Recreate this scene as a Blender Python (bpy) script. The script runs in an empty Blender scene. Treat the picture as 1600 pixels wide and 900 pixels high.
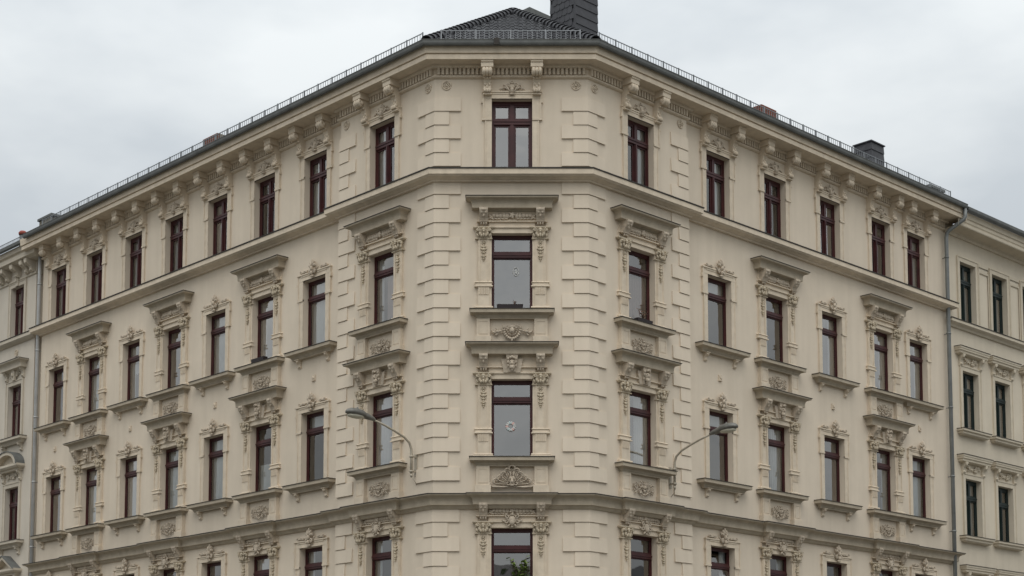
import bpy, math, random
from mathutils import Matrix, Vector
random.seed(11)
rad = math.radians
SC = bpy.context.scene
COL = SC.collection
ZC = 1.65                      # camera height; "cam-level" heights below are measured from it

# ------------------------------------------------------------------ camera, sky, sun, exposure
cd = bpy.data.cameras.new("camera"); cam = bpy.data.objects.new("camera", cd); COL.objects.link(cam)
cam.location = (0, -41.667, ZC); cam.rotation_euler = (rad(90 + 5.4609), 0, 0)
cd.sensor_width = 36; cd.lens = 2500 / 1600 * 36
cd.shift_x = 2 / 1600; cd.shift_y = 476 / 1600
cd.clip_start = 0.1; cd.clip_end = 3000
SC.camera = cam

W = bpy.data.worlds.new("World"); SC.world = W; W.use_nodes = True
nt = W.node_tree; nt.nodes.clear()
def N(t, **k):
    n = nt.nodes.new(t)
    for a, b in k.items(): setattr(n, a, b)
    return n
SUN_EL, SUN_AZ = 60, 0
sky = N('ShaderNodeTexSky', sky_type='NISHITA', sun_disc=False)
sky.sun_elevation = rad(SUN_EL); sky.sun_rotation = rad(180 + SUN_AZ)
bg1 = N('ShaderNodeBackground'); bg1.inputs[1].default_value = 0.08
nt.links.new(sky.outputs[0], bg1.inputs[0])
tc = N('ShaderNodeTexCoord')
mp = N('ShaderNodeMapping'); mp.inputs['Scale'].default_value = (1.0, 1.0, 2.2); mp.inputs['Location'].default_value = (8.22, 4.26, 2.58)
nt.links.new(tc.outputs['Generated'], mp.inputs[0])
nz = N('ShaderNodeTexNoise'); nz.inputs['Scale'].default_value = 4.5; nz.inputs['Detail'].default_value = 5; nz.inputs['Roughness'].default_value = 0.5
nt.links.new(mp.outputs[0], nz.inputs['Vector'])
cr = N('ShaderNodeValToRGB')
cr.color_ramp.elements[0].position = 0.36; cr.color_ramp.elements[0].color = (0.595, 0.64, 0.675, 1)
cr.color_ramp.elements[1].position = 0.63; cr.color_ramp.elements[1].color = (0.815, 0.85, 0.86, 1)
nt.links.new(nz.outputs['Fac'], cr.inputs[0])
sx = N('ShaderNodeSeparateXYZ'); nt.links.new(tc.outputs['Generated'], sx.inputs[0])
ma = N('ShaderNodeMath', operation='MAXIMUM'); nt.links.new(sx.outputs['Z'], ma.inputs[0]); ma.inputs[1].default_value = 0
mb_ = N('ShaderNodeMath', operation='MULTIPLY_ADD'); nt.links.new(ma.outputs[0], mb_.inputs[0]); mb_.inputs[1].default_value = 1.38; mb_.inputs[2].default_value = 0.535
bg2 = N('ShaderNodeBackground'); nt.links.new(cr.outputs[0], bg2.inputs[0]); nt.links.new(mb_.outputs[0], bg2.inputs[1])
mx = N('ShaderNodeMixShader'); mx.inputs[0].default_value = 0.93
nt.links.new(bg1.outputs[0], mx.inputs[1]); nt.links.new(bg2.outputs[0], mx.inputs[2])
wo = N('ShaderNodeOutputWorld'); nt.links.new(mx.outputs[0], wo.inputs[0])

sd = bpy.data.lights.new("sun", 'SUN'); sun = bpy.data.objects.new("sun", sd); COL.objects.link(sun)
sd.energy = 1.3; sd.angle = rad(58); sd.color = (1, 0.965, 0.91)
sun.rotation_euler = (rad(90 - SUN_EL), 0, rad(SUN_AZ))
SC.view_settings.view_transform = 'Standard'; SC.view_settings.look = 'None'
SC.view_settings.exposure = 0.08; SC.view_settings.gamma = 1

# ------------------------------------------------------------------ materials
def mat(name, col, rough=0.8, metal=0.0, var=0.1, scale=1.5, bump=0.0, bscale=80, streak=0.0, spec=0.3):
    m = bpy.data.materials.new(name); m.use_nodes = True
    t = m.node_tree; b = t.nodes['Principled BSDF']
    b.inputs['Roughness'].default_value = rough; b.inputs['Metallic'].default_value = metal
    b.inputs['Specular IOR Level'].default_value = spec
    g = t.nodes.new('ShaderNodeNewGeometry')
    n1 = t.nodes.new('ShaderNodeTexNoise'); n1.inputs['Scale'].default_value = scale; n1.inputs['Detail'].default_value = 6
    n1.inputs['Roughness'].default_value = 0.62
    t.links.new(g.outputs['Position'], n1.inputs['Vector'])
    r = t.nodes.new('ShaderNodeValToRGB')
    r.color_ramp.elements[0].position = 0.3; r.color_ramp.elements[1].position = 0.7
    r.color_ramp.elements[0].color = (*[c * (1 - var) for c in col], 1)
    r.color_ramp.elements[1].color = (*[min(1, c * (1 + var)) for c in col], 1)
    t.links.new(n1.outputs['Fac'], r.inputs[0])
    out = r.outputs[0]
    if streak:
        mp = t.nodes.new('ShaderNodeMapping'); mp.inputs['Scale'].default_value = (2.6, 2.6, 0.22)
        t.links.new(g.outputs['Position'], mp.inputs[0])
        n2 = t.nodes.new('ShaderNodeTexNoise'); n2.inputs['Scale'].default_value = 1.3; n2.inputs['Detail'].default_value = 5
        t.links.new(mp.outputs[0], n2.inputs['Vector'])
        r2 = t.nodes.new('ShaderNodeValToRGB'); r2.color_ramp.elements[0].position = 0.35; r2.color_ramp.elements[1].position = 0.62
        r2.color_ramp.elements[0].color = (1 - streak, 1 - streak * 1.05, 1 - streak * 1.15, 1); r2.color_ramp.elements[1].color = (1, 1, 1, 1)
        t.links.new(n2.outputs['Fac'], r2.inputs[0])
        mm = t.nodes.new('ShaderNodeMix'); mm.data_type = 'RGBA'; mm.blend_type = 'MULTIPLY'; mm.inputs[0].default_value = 1
        t.links.new(out, mm.inputs[6]); t.links.new(r2.outputs[0], mm.inputs[7]); out = mm.outputs[2]
    t.links.new(out, b.inputs['Base Color'])
    if bump:
        n3 = t.nodes.new('ShaderNodeTexNoise'); n3.inputs['Scale'].default_value = bscale; n3.inputs['Detail'].default_value = 3
        t.links.new(g.outputs['Position'], n3.inputs['Vector'])
        bp = t.nodes.new('ShaderNodeBump'); bp.inputs['Strength'].default_value = bump; bp.inputs['Distance'].default_value = 0.02
        t.links.new(n3.outputs['Fac'], bp.inputs['Height']); t.links.new(bp.outputs[0], b.inputs['Normal'])
    return m

def glass(name, base, tint):
    m = bpy.data.materials.new(name); m.use_nodes = True
    t = m.node_tree; t.nodes.clear()
    o = t.nodes.new('ShaderNodeOutputMaterial'); mix = t.nodes.new('ShaderNodeMixShader')
    tr = t.nodes.new('ShaderNodeBsdfTransparent'); tr.inputs[0].default_value = (*tint, 1)
    gl = t.nodes.new('ShaderNodeBsdfGlossy'); gl.inputs['Roughness'].default_value = 0.02; gl.inputs[0].default_value = (0.97, 0.935, 0.90, 1)
    fr = t.nodes.new('ShaderNodeFresnel'); fr.inputs[0].default_value = 1.5
    ad = t.nodes.new('ShaderNodeMath'); ad.operation = 'MULTIPLY_ADD'; ad.use_clamp = True
    ad.inputs[1].default_value = 1.2; ad.inputs[2].default_value = base
    t.links.new(fr.outputs[0], ad.inputs[0]); t.links.new(ad.outputs[0], mix.inputs[0])
    g = t.nodes.new('ShaderNodeNewGeometry')
    n = t.nodes.new('ShaderNodeTexNoise'); n.inputs['Scale'].default_value = 1.7; n.inputs['Detail'].default_value = 1
    bp = t.nodes.new('ShaderNodeBump'); bp.inputs['Strength'].default_value = 0.25; bp.inputs['Distance'].default_value = 0.02
    t.links.new(g.outputs['Position'], n.inputs['Vector']); t.links.new(n.outputs['Fac'], bp.inputs['Height']); t.links.new(bp.outputs[0], gl.inputs['Normal'])
    t.links.new(tr.outputs[0], mix.inputs[1]); t.links.new(gl.outputs[0], mix.inputs[2]); t.links.new(mix.outputs[0], o.inputs[0])
    return m

STUC = (0.69, 0.592, 0.47)
M = dict(
    stucco=mat('cream_stucco', STUC, 0.9, 0, 0.045, 0.9, 0.12, 90, 0.055),
    trim=mat('cream_plaster_ornament', (0.668, 0.567, 0.440), 0.85, 0, 0.09, 5, 0.12, 60, 0.07),
    trim_dk=mat('darker_moulding', (0.44, 0.375, 0.285), 0.88, 0, 0.10, 6, 0.15, 60, 0.10),  # darker tone than the trim, for hoods, sills and lower string course
    orn=mat('mottled_plaster_ornament', (0.53, 0.448, 0.35), 0.88, 0, 0.2, 11, 0.2, 60, 0.10),  # darker than the trim all over, with random dirt mottling
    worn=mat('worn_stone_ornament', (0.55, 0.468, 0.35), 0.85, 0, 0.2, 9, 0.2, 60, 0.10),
    stuc_l=mat('pale_grey_stucco', (0.62, 0.555, 0.465), 0.9, 0, 0.05, 1, 0.12, 90, 0.06),
    trim_l=mat('pale_grey_plaster', (0.56, 0.495, 0.40), 0.9, 0, 0.06, 4, 0.1, 60, 0.06),
    stuc_r=mat('pale_sand_stucco', (0.65, 0.57, 0.45), 0.9, 0, 0.05, 1, 0.12, 90, 0.05),
    trim_r=mat('pale_sand_plaster', (0.60, 0.525, 0.41), 0.9, 0, 0.06, 4, 0.1, 60, 0.06),
    red=mat('dark_red_window_paint', (0.058, 0.0145, 0.014), 0.42, 0, 0.3, 3, 0, 80, 0, 0.4),
    green=mat('dark_green_window_paint', (0.012, 0.022, 0.02), 0.45, 0, 0.2, 6),
    zinc=mat('weathered_zinc', (0.13, 0.133, 0.127), 0.6, 0.2, 0.2, 3),
    zinc_lt=mat('galvanised_steel', (0.24, 0.25, 0.26), 0.45, 0.5, 0.15, 4),
    pipe_lt=mat('bright_zinc', (0.42, 0.42, 0.41), 0.5, 0.15, 0.12, 3),
    pipe_dk=mat('grey_zinc_pipe', (0.20, 0.208, 0.203), 0.5, 0.25, 0.15, 3),
    flash=mat('dark_sheet_metal', (0.05, 0.044, 0.038), 0.8, 0.0, 0.25, 4),
    tile=mat('anthracite_roof_tile', (0.050, 0.050, 0.055), 0.55, 0, 0.25, 7),
    slate=mat('anthracite_slate', (0.060, 0.060, 0.066), 0.6, 0, 0.2, 5),
    dark=mat('dark_joint', (0.02, 0.02, 0.022), 0.8, 0, 0.1, 5),
    brick=mat('red_brick', (0.20, 0.075, 0.052), 0.9, 0, 0.2, 8),
    gbrick=mat('grey_brick', (0.21, 0.19, 0.15), 0.9, 0, 0.2, 8),
    clay=mat('red_clay', (0.27, 0.065, 0.045), 0.7, 0, 0.1, 8),
    room=mat('room_wall', (0.14, 0.125, 0.105), 0.9, 0, 0.1, 2),
    net=mat('white_net_curtain', (0.72, 0.73, 0.72), 0.9, 0, 0.06, 3),
    warm=mat('rose_curtain', (0.45, 0.33, 0.29), 0.9, 0, 0.06, 3),
    lampgrey=mat('grey_lamp_housing', (0.155, 0.15, 0.135), 0.5, 0.2, 0.25, 12),
    lens=mat('lamp_lens', (0.48, 0.45, 0.36), 0.25, 0, 0.1, 8),
    lamppole=mat('cream_painted_steel', (0.42, 0.37, 0.29), 0.5, 0.1, 0.1, 10),
    white=mat('white_paper', (0.5, 0.5, 0.48), 0.7, 0, 0.04, 5),
    leaf=mat('plant_leaf', (0.15, 0.215, 0.05), 0.6, 0, 0.35, 20),
    leafd=mat('tree_leaf', (0.045, 0.07, 0.02), 0.6, 0, 0.35, 4),
    bark=mat('bark', (0.09, 0.07, 0.05), 0.9, 0, 0.2, 6),
    dry=mat('dried_flower', (0.32, 0.16, 0.10), 0.8, 0, 0.3, 20),
    box=mat('dark_planter', (0.03, 0.022, 0.022), 0.6, 0, 0.2, 10),
    asphalt=mat('granite_setts', (0.10, 0.097, 0.09), 0.9, 0, 0.2, 1.5, 0.3, 60),
    paving=mat('paving', (0.24, 0.225, 0.20), 0.9, 0, 0.15, 1.5),
    earth=mat('ground', (0.13, 0.125, 0.105), 0.95, 0, 0.2, 0.2),
    opp1=mat('ochre_render', (0.30, 0.24, 0.16), 0.9, 0, 0.08, 1),
    opp2=mat('grey_render', (0.27, 0.26, 0.24), 0.9, 0, 0.08, 1),
    pink=mat('pink_petal', (0.65, 0.42, 0.38), 0.7, 0, 0.1, 9),
    teal=mat('teal_petal', (0.45, 0.55, 0.55), 0.7, 0, 0.1, 9),
)
for i_, b_ in enumerate((0.10, 0.19, 0.25, 0.31)): M['pane%d' % i_] = glass('window_glass', b_, (0.92, 0.94, 0.93))

# ------------------------------------------------------------------ mesh builder
class MB:
    def __init__(s): s.v = []; s.f = []; s.sm = []
    def add(s, vs, fs, smooth=False):
        o = len(s.v); s.v += [tuple(p) for p in vs]
        for f in fs: s.f.append(tuple(i + o for i in f)); s.sm.append(smooth)
    def box(s, x0, x1, y0, y1, z0, z1):
        s.add([(x0,y0,z0),(x1,y0,z0),(x1,y1,z0),(x0,y1,z0),(x0,y0,z1),(x1,y0,z1),(x1,y1,z1),(x0,y1,z1)],
              [(0,3,2,1),(4,5,6,7),(0,1,5,4),(1,2,6,5),(2,3,7,6),(3,0,4,7)])
    def tbox(s, x0, x1, y0, y1, z0, z1, tx=0, ty=0):      # box whose bottom is narrower by tx, ty (front y0)
        s.add([(x0+tx,y0+ty,z0),(x1-tx,y0+ty,z0),(x1-tx,y1,z0),(x0+tx,y1,z0),(x0,y0,z1),(x1,y0,z1),(x1,y1,z1),(x0,y1,z1)],
              [(0,3,2,1),(4,5,6,7),(0,1,5,4),(1,2,6,5),(2,3,7,6),(3,0,4,7)])
    def ell(s, x, y, z, rx, ry, rz, ang=0, n=8, m=5):      # ellipsoid; ang turns it in the xz plane
        ca, sa = math.cos(ang), math.sin(ang); vs = []
        for j in range(1, m):
            t = math.pi * j / m
            for i in range(n):
                p = 2 * math.pi * i / n
                a, b, c = rx*math.cos(t), ry*math.sin(t)*math.cos(p), rz*math.sin(t)*math.sin(p)
                vs.append((x + a*ca - c*sa, y + b, z + a*sa + c*ca))
        vs += [(x + rx*ca, y, z + rx*sa), (x - rx*ca, y, z - rx*sa)]
        fs = []
        for j in range(m - 2):
            for i in range(n):
                fs.append((j*n+i, j*n+(i+1)%n, (j+1)*n+(i+1)%n, (j+1)*n+i))
        T = (m-1)*n
        for i in range(n):
            fs.append((T, (i+1)%n, i)); fs.append((T+1, (m-2)*n+i, (m-2)*n+(i+1)%n))
        s.add(vs, fs, True)
    def tube(s, pts, r, n=6, caps=True):
        pts = [Vector(p) for p in pts]; rs = r if isinstance(r, (list, tuple)) else [r]*len(pts)
        vs = []; fs = []; ref = None
        for i, p in enumerate(pts):
            d = (pts[min(i+1, len(pts)-1)] - pts[max(i-1, 0)]).normalized()
            if ref is None: ref = Vector((0,1,0)) if abs(d.y) < 0.9 else Vector((1,0,0))
            a = (ref - d*ref.dot(d)).normalized(); b = d.cross(a); ref = a
            for k in range(n):
                q = 2*math.pi*k/n
                vs.append(p + (a*math.cos(q) + b*math.sin(q))*rs[i])
        for i in range(len(pts)-1):
            for k in range(n):
                fs.append((i*n+k, i*n+(k+1)%n, (i+1)*n+(k+1)%n, (i+1)*n+k))
        s.add(vs, fs, True)
        if caps:
            o = len(s.v) - len(vs)
            s.f.append(tuple(o+k for k in range(n))[::-1]); s.sm.append(False)
            s.f.append(tuple(o+(len(pts)-1)*n+k for k in range(n))); s.sm.append(False)
    def scroll(s, x, y, z, r0, r1, a0, turns, th, n=14):
        pts = []; rs = []
        for i in range(n+1):
            t = i/n; a = a0 + turns*2*math.pi*t; r = r0 + (r1-r0)*t
            pts.append((x + r*math.cos(a), y, z + r*math.sin(a))); rs.append(th*(1-0.35*t))
        s.tube(pts, rs, 5)
    def moulding(s, w, prof, xc=0.0, y0=0.0):              # moulding with returned ends; prof = (projection, z)
        vs = []
        for o, z in prof:
            h = w + o
            vs += [(xc-h, y0+0.01, z), (xc-h, y0-o, z), (xc+h, y0-o, z), (xc+h, y0+0.01, z)]
        fs = []
        for i in range(len(prof)-1):
            a = 4*i; b = a+4
            for k in range(3): fs.append((a+k, a+k+1, b+k+1, b+k)[::-1])
        s.add(vs, fs)
    def prism(s, prof, x0, x1):                            # (y,z) outline extruded along x
        n = len(prof)
        vs = [(x0, y, z) for y, z in prof] + [(x1, y, z) for y, z in prof]
        fs = [tuple(range(n)), tuple(range(2*n-1, n-1, -1))]
        for i in range(n): fs.append((i, n+i, n+(i+1)%n, (i+1)%n))
        s.add(vs, fs)
    def sweep(s, path, prof, z0=ZC, close=False):
        P = []
        n = len(path)
        for i in range(n):
            p = Vector(path[i]); ns = []
            if i > 0: d = (p - Vector(path[i-1])).normalized(); ns.append(Vector((d.y, -d.x)))
            if i < n-1: d = (Vector(path[i+1]) - p).normalized(); ns.append(Vector((d.y, -d.x)))
            mt = ns[0] if len(ns) == 1 else (ns[0]+ns[1]) / (1 + ns[0].dot(ns[1]))
            for o, z in prof: q = p + mt*o; P.append((q.x, q.y, z + z0))
        k = len(prof); fs = []
        for i in range(n-1):
            for j in range(k-1 if not close else k):
                j2 = (j+1) % k
                fs.append((i*k+j, i*k+j2, (i+1)*k+j2, (i+1)*k+j))
        s.add(P, fs)
    def mesh(s, name, m):
        me = bpy.data.meshes.new(name); me.from_pydata(s.v, [], s.f)
        me.polygons.foreach_set('use_smooth', s.sm)
        me.materials.append(M[m] if isinstance(m, str) else m); me.update(); return me

def put(name, me, parent=None, mtx=None, **props):
    o = bpy.data.objects.new(name, me); COL.objects.link(o)
    if parent: o.parent = parent
    if mtx is not None: o.matrix_basis = mtx
    for k, v in props.items(): o[k] = v
    return o
def thing(name, label, cat, loc=(0,0,0), group=None, mtx=None):
    o = bpy.data.objects.new(name, None); COL.objects.link(o)
    if mtx is not None: o.matrix_basis = mtx
    else: o.location = loc
    o['label'] = label; o['category'] = cat
    if group: o['group'] = group
    return o
def T(x, y, z): return Matrix.Translation((x, y, z))
_cache = {}
def cached(key, fn):
    if key not in _cache: _cache[key] = fn()
    return _cache[key]

# ------------------------------------------------------------------ plan of the corner house
XL, XR = -2.0424, 2.0679
AL, AR = rad(46.2993), rad(43.9849)
FM = {'F': T(0, 0, ZC), 'L': T(XL, 0, ZC) @ Matrix.Rotation(-AL, 4, 'Z'), 'R': T(XR, 0, ZC) @ Matrix.Rotation(AR, 4, 'Z')}
def PX(fr, s, o):                                          # distance along a front, projection -> plan point
    x = -s if fr == 'L' else s
    p = FM[fr] @ Vector((x, -o, 0)); return (p.x, p.y)
SETB = 0.15
LE, RE = 22.24, 18.28                                      # far ends of the two wings
LS, RS = 4.12, 4.15                                        # edges of the projecting corner bays
GZ = -ZC
T4, T3, T2, T1 = 17.34, 13.62, 9.66, 5.69                  # heads of the window openings
H4, HH = 2.06, 2.12
HW = 0.545
LCOL = [(2, 2.196), (3, 5.478), (4, 8.062), (5, 10.63), (6, 13.19), (7, 15.754), (8, 18.398), (9, 20.972)]
RCOL = [(2, 2.12), (3, 5.72), (4, 8.49), (5, 11.386), (6, 14.287), (7, 16.425)]

house = thing('corner_house', 'large cream stucco corner house with chamfered corner bay, quoins and dark red windows', 'building')

def wall_mesh(x0, x1, z0, z1, ops, m, depth=0.25, y=0.0):
    mb = MB()
    xs = sorted({x0, x1, *[o[0] for o in ops], *[o[1] for o in ops]}); zs = sorted({z0, z1, *[o[2] for o in ops], *[o[3] for o in ops]})
    for i in range(len(xs)-1):
        for j in range(len(zs)-1):
            cx, cz = (xs[i]+xs[i+1])/2, (zs[j]+zs[j+1])/2
            if any(a < cx < b and c < cz < d for a, b, c, d in ops): continue
            mb.add([(xs[i],y,zs[j]),(xs[i+1],y,zs[j]),(xs[i+1],y,zs[j+1]),(xs[i],y,zs[j+1])], [(0,1,2,3)])
    for a, b, c, d in ops:
        Y = y + depth
        mb.add([(a,y,c),(a,Y,c),(a,Y,d),(a,y,d)], [(0,1,2,3)]); mb.add([(b,y,c),(b,Y,c),(b,Y,d),(b,y,d)], [(3,2,1,0)])
        mb.add([(a,y,d),(a,Y,d),(b,Y,d),(b,y,d)], [(0,1,2,3)]); mb.add([(a,y,c),(a,Y,c),(b,Y,c),(b,y,c)], [(3,2,1,0)])
    return mb.mesh('wall', m)
def openings(cs, hw=HW):
    r = []
    for c in cs:
        for t, h in ((T4, H4), (T3, HH), (T2, HH), (T1, HH)): r.append((c-hw, c+hw, t-h, t))
    return r
def interior(x0, x1, z0, z1, floors, y0, parent, fr):
    mb = MB(); y1 = y0 + 1.9
    mb.add([(x0,y1,z0),(x1,y1,z0),(x1,y1,z1),(x0,y1,z1)], [(0,1,2,3)])
    for x in (x0, x1): mb.add([(x,y0,z0),(x,y1,z0),(x,y1,z1),(x,y0,z1)], [(0,1,2,3)])
    for z in [z0, z1] + floors: mb.add([(x0,y0,z),(x1,y0,z),(x1,y1,z),(x0,y1,z)], [(0,1,2,3)])
    put('interior_wall', mb.mesh('interior_wall', 'room'), parent, FM[fr])
FLO = [15.0, 11.1, 7.1, 3.1]
wallF = put('wall', wall_mesh(XL, XR, GZ, 18.3, openings([0.035]), 'stucco'), house, FM['F'])
wallLb = put('wall', wall_mesh(-LS, 0, GZ, 18.3, openings([-LCOL[0][1]]), 'stucco'), house, FM['L'])
wallLm = put('wall', wall_mesh(-LE, -LS, GZ, 18.3, openings([-c for _, c in LCOL[1:]]), 'stucco', y=SETB), house, FM['L'])
wallRb = put('wall', wall_mesh(0, RS, GZ, 18.3, openings([RCOL[0][1]]), 'stucco'), house, FM['R'])
wallRm = put('wall', wall_mesh(RS, RE, GZ, 18.3, openings([c for _, c in RCOL[1:]]), 'stucco', y=SETB), house, FM['R'])
for fr, x in (('L', -LS), ('R', RS)):                      # flanks of the projecting bays and outer ends
    mb = MB(); mb.add([(x,0,GZ),(x,SETB,GZ),(x,SETB,18.3),(x,0,18.3)], [(0,1,2,3)])
    xe = -LE if fr == 'L' else RE
    mb.add([(xe,SETB,GZ),(xe,2.5,GZ),(xe,2.5,18.6),(xe,SETB,18.6)], [(0,1,2,3)])
    put('wall_return', mb.mesh('wall_return', 'stucco'), house, FM[fr])
interior(XL+.8, XR-.8, GZ, 18.2, FLO, 0.3, house, 'F')
interior(-LS+.1, -.9, GZ, 18.2, FLO, 0.3, house, 'L'); interior(.9, RS-.1, GZ, 18.2, FLO, 0.3, house, 'R')
interior(-LE+.1, -LS, GZ, 18.2, FLO, SETB+.3, house, 'L'); interior(RS, RE-.1, GZ, 18.2, FLO, SETB+.3, house, 'R')

# ------------------------------------------------------------------ windows
def frame_cross(m, h=H4, tr=0.565, w=HW):                  # four lights
    mb = MB(); y0, y1 = 0.165, 0.25
    mb.box(-w,-w+.055,y0,y1,-h,0); mb.box(w-.055,w,y0,y1,-h,0)
    mb.box(-w+.055,w-.055,y0,y1,-.10,0); mb.box(-w+.055,w-.055,y0,y1,-h,-h+.08)
    mb.box(-w+.055,w-.055,y0-.035,y1-.01,-tr-.085,-tr+.05)
    mb.box(-w+.055,w-.055,y0-.055,y1-.02,-tr-.01,-tr+.025)
    mb.box(-.055,.055,y0-.02,y1,-tr+.05,-.10); mb.box(-.055,.055,y0-.02,y1,-h+.08,-tr-.085)
    mb.box(-.02,.02,y0-.04,y1,-h+.08,-tr-.085)
    return mb.mesh('window', m)
def sash_mesh(x0, x1, z0, z1, m, t=.05):
    mb = MB(); y0, y1 = 0.18, 0.235
    mb.box(x0,x0+t,y0,y1,z0,z1); mb.box(x1-t,x1,y0,y1,z0,z1); mb.box(x0+t,x1-t,y0,y1,z1-t,z1); mb.box(x0+t,x1-t,y0,y1,z0,z0+t)
    return mb.mesh('sash', m)
def pane_mesh(x0, x1, z0, z1, g='pane2'):
    mb = MB(); a, b = (x1-x0)/2, (z1-z0)/2
    mb.add([(-a,0,-b),(a,0,-b),(a,0,b),(-a,0,b)], [(0,1,2,3)]); return mb.mesh('pane', g)
def frame_single(m, h=HH, w=HW):
    mb = MB(); y0, y1 = 0.165, 0.25
    mb.box(-w,-w+.035,y0,y1,-h,0); mb.box(w-.035,w,y0,y1,-h,0)
    mb.box(-w+.035,w-.035,y0,y1,-.07,0); mb.box(-w+.035,w-.035,y0,y1,-h,-h+.05)
    mb.box(-w+.035,w-.035,y0-.03,y1-.01,-.61,-.47); mb.box(-w+.035,w-.035,y0-.05,y1-.02,-.555,-.515)
    return mb.mesh('window', m)
def curtain(x0, x1, z0, z1, amp, fold, m, gather=0.0, hem=0.0):
    mb = MB(); n = max(6, int((x1-x0)/fold*6)); rows = 5; vs = []
    for j in range(rows):
        t = j/(rows-1); z = z0 + (z1-z0)*t
        for i in range(n+1):
            u = i/n; x = x0 + (x1-x0)*u
            x = x + gather*(1-t)*(0.5-abs(t-0.5))*(1 if (x0+x1) > 0 else -1)
            zz = z - (hem*abs(((u*9) % 1)-.5) if j == 0 else 0)
            vs.append((x, 0.33 + amp*math.sin(2*math.pi*u*(x1-x0)/fold) + .3*amp*math.sin(5.1*u*(x1-x0)/fold), zz))
    fs = [(j*(n+1)+i, j*(n+1)+i+1, (j+1)*(n+1)+i+1, (j+1)*(n+1)+i) for j in range(rows-1) for i in range(n)]
    mb.add(vs, fs, True); return mb.mesh('curtain', m)
rc = random.Random(5)
def add_curtains(win, h, kind):
    K = lambda *a: put('curtain', cached(('cur', a), lambda: curtain(*a)), win)
    if kind == 'pair': K(-.52,-.27,-h,-.06,.022,.09,'net'); K(.27,.52,-h,-.06,.022,.09,'net')
    elif kind == 'net': K(-.52,.52,-h,-.06,.016,.085,'net')
    elif kind == 'half': K(.02,.52,-h,-.06,.02,.10,'net')
    elif kind == 'halfl': K(-.52,.0,-h,-.06,.02,.10,'net')
    elif kind == 'low': K(-.52,.52,-h,-h*.55,.014,.08,'net')
    elif kind == 'valance': K(-.52,.52,-1.0,-.68,.012,.07,'net',0,.12); K(-.52,-.3,-h,-.06,.02,.09,'net')
    elif kind == 'rose': K(-.15,.52,-h,-.62,.02,.10,'warm'); K(-.52,-.32,-h,-.06,.02,.09,'net')
    elif kind == 'gather': K(.0,.5,-h,-.06,.02,.09,'net',.5); K(-.52,-.38,-h,-.06,.02,.08,'net')
    elif kind == 'blind':
        K(-.52,.52,-.62,-.06,.002,.3,'net')
def panes(win, specs, m, sash=.05, g=None):
    gg = g or rc.choice(['pane0','pane1','pane1','pane2','pane2','pane3'])
    for (x0, x1, z0, z1) in specs:
        t = sash; put('sash', cached(('sash', x0, x1, z0, z1, m), lambda: sash_mesh(x0, x1, z0, z1, m, t)), win)
        a, b, c, d = x0+t, x1-t, z0+t, z1-t
        p = put('pane', cached(('pane', round(b-a, 3), round(d-c, 3), gg), lambda: pane_mesh(a, b, c, d, gg)), win,
                T((a+b)/2, .21, (c+d)/2) @ Matrix.Rotation(rad(rc.uniform(-.5,.5)), 4, 'Z') @ Matrix.Rotation(rad(rc.uniform(-.4,.4)), 4, 'X'))
def window_cross(parent, mtx, m='red', kind='pair', h=H4, tr=0.565, g=None):
    w = put('window', cached(('fc', m, h, tr), lambda: frame_cross(m, h, tr)), parent, mtx)
    panes(w, [(-.49,-.055,-tr+.05,-.10), (.055,.49,-tr+.05,-.10), (-.49,-.055,-h+.08,-tr-.085), (.055,.49,-h+.08,-tr-.085)], m, .05, g)
    add_curtains(w, h, kind); return w
def window_single(parent, mtx, m='red', kind='pair', tilt=False, g=None):
    w = put('window', cached(('fs', m), lambda: frame_single(m)), parent, mtx)
    panes(w, [(-.51,.51,-.47,-.07), (-.51,.51,-HH+.05,-.61)], m, .035, g)
    if tilt:
        for o in [c for c in w.children if c.name.split('.')[0] in ('sash', 'pane')][:2]:
            o.matrix_basis = T(0, .2, -.47) @ Matrix.Rotation(rad(-16), 4, 'X') @ T(0, -.2, .47) @ o.matrix_basis
    add_curtains(w, HH, kind); return w

# ------------------------------------------------------------------ ornament meshes (x along the wall, -y outward)
def m_console(wd=.21, top=.64, bot=.30):
    mb = MB()
    h = top - bot
    pr = [(0,top),(-.27,top),(-.28,top-.06),(-.25,top-.13*h/.34),(-.20,top-.2*h/.34),(-.15,bot+.08),(-.12,bot+.02),(-.10,bot),(0,bot)]
    mb.prism(pr, -wd/2, wd/2)
    mb.ell(0,-.27,top-.06,.05,.035,.04,0); mb.ell(-.05,-.235,top-.13,.04,.03,.03,.5); mb.ell(.05,-.235,top-.13,.04,.03,.03,-.5)
    mb.ell(0,-.20,top-.2,.03,.03,.05,0); mb.box(-wd/2-.02,wd/2+.02,-.14,0,bot-.015,bot+.005)
    for k in (-1,0,1): mb.ell(k*.065,-.10,bot-.05,.024,.03,.045)
    for sx in (-1,1): mb.scroll(sx*(wd/2+.005),-.17,top-.1,.0,.0,0,1,.012,2)
    return mb.mesh('console', 'orn')
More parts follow.
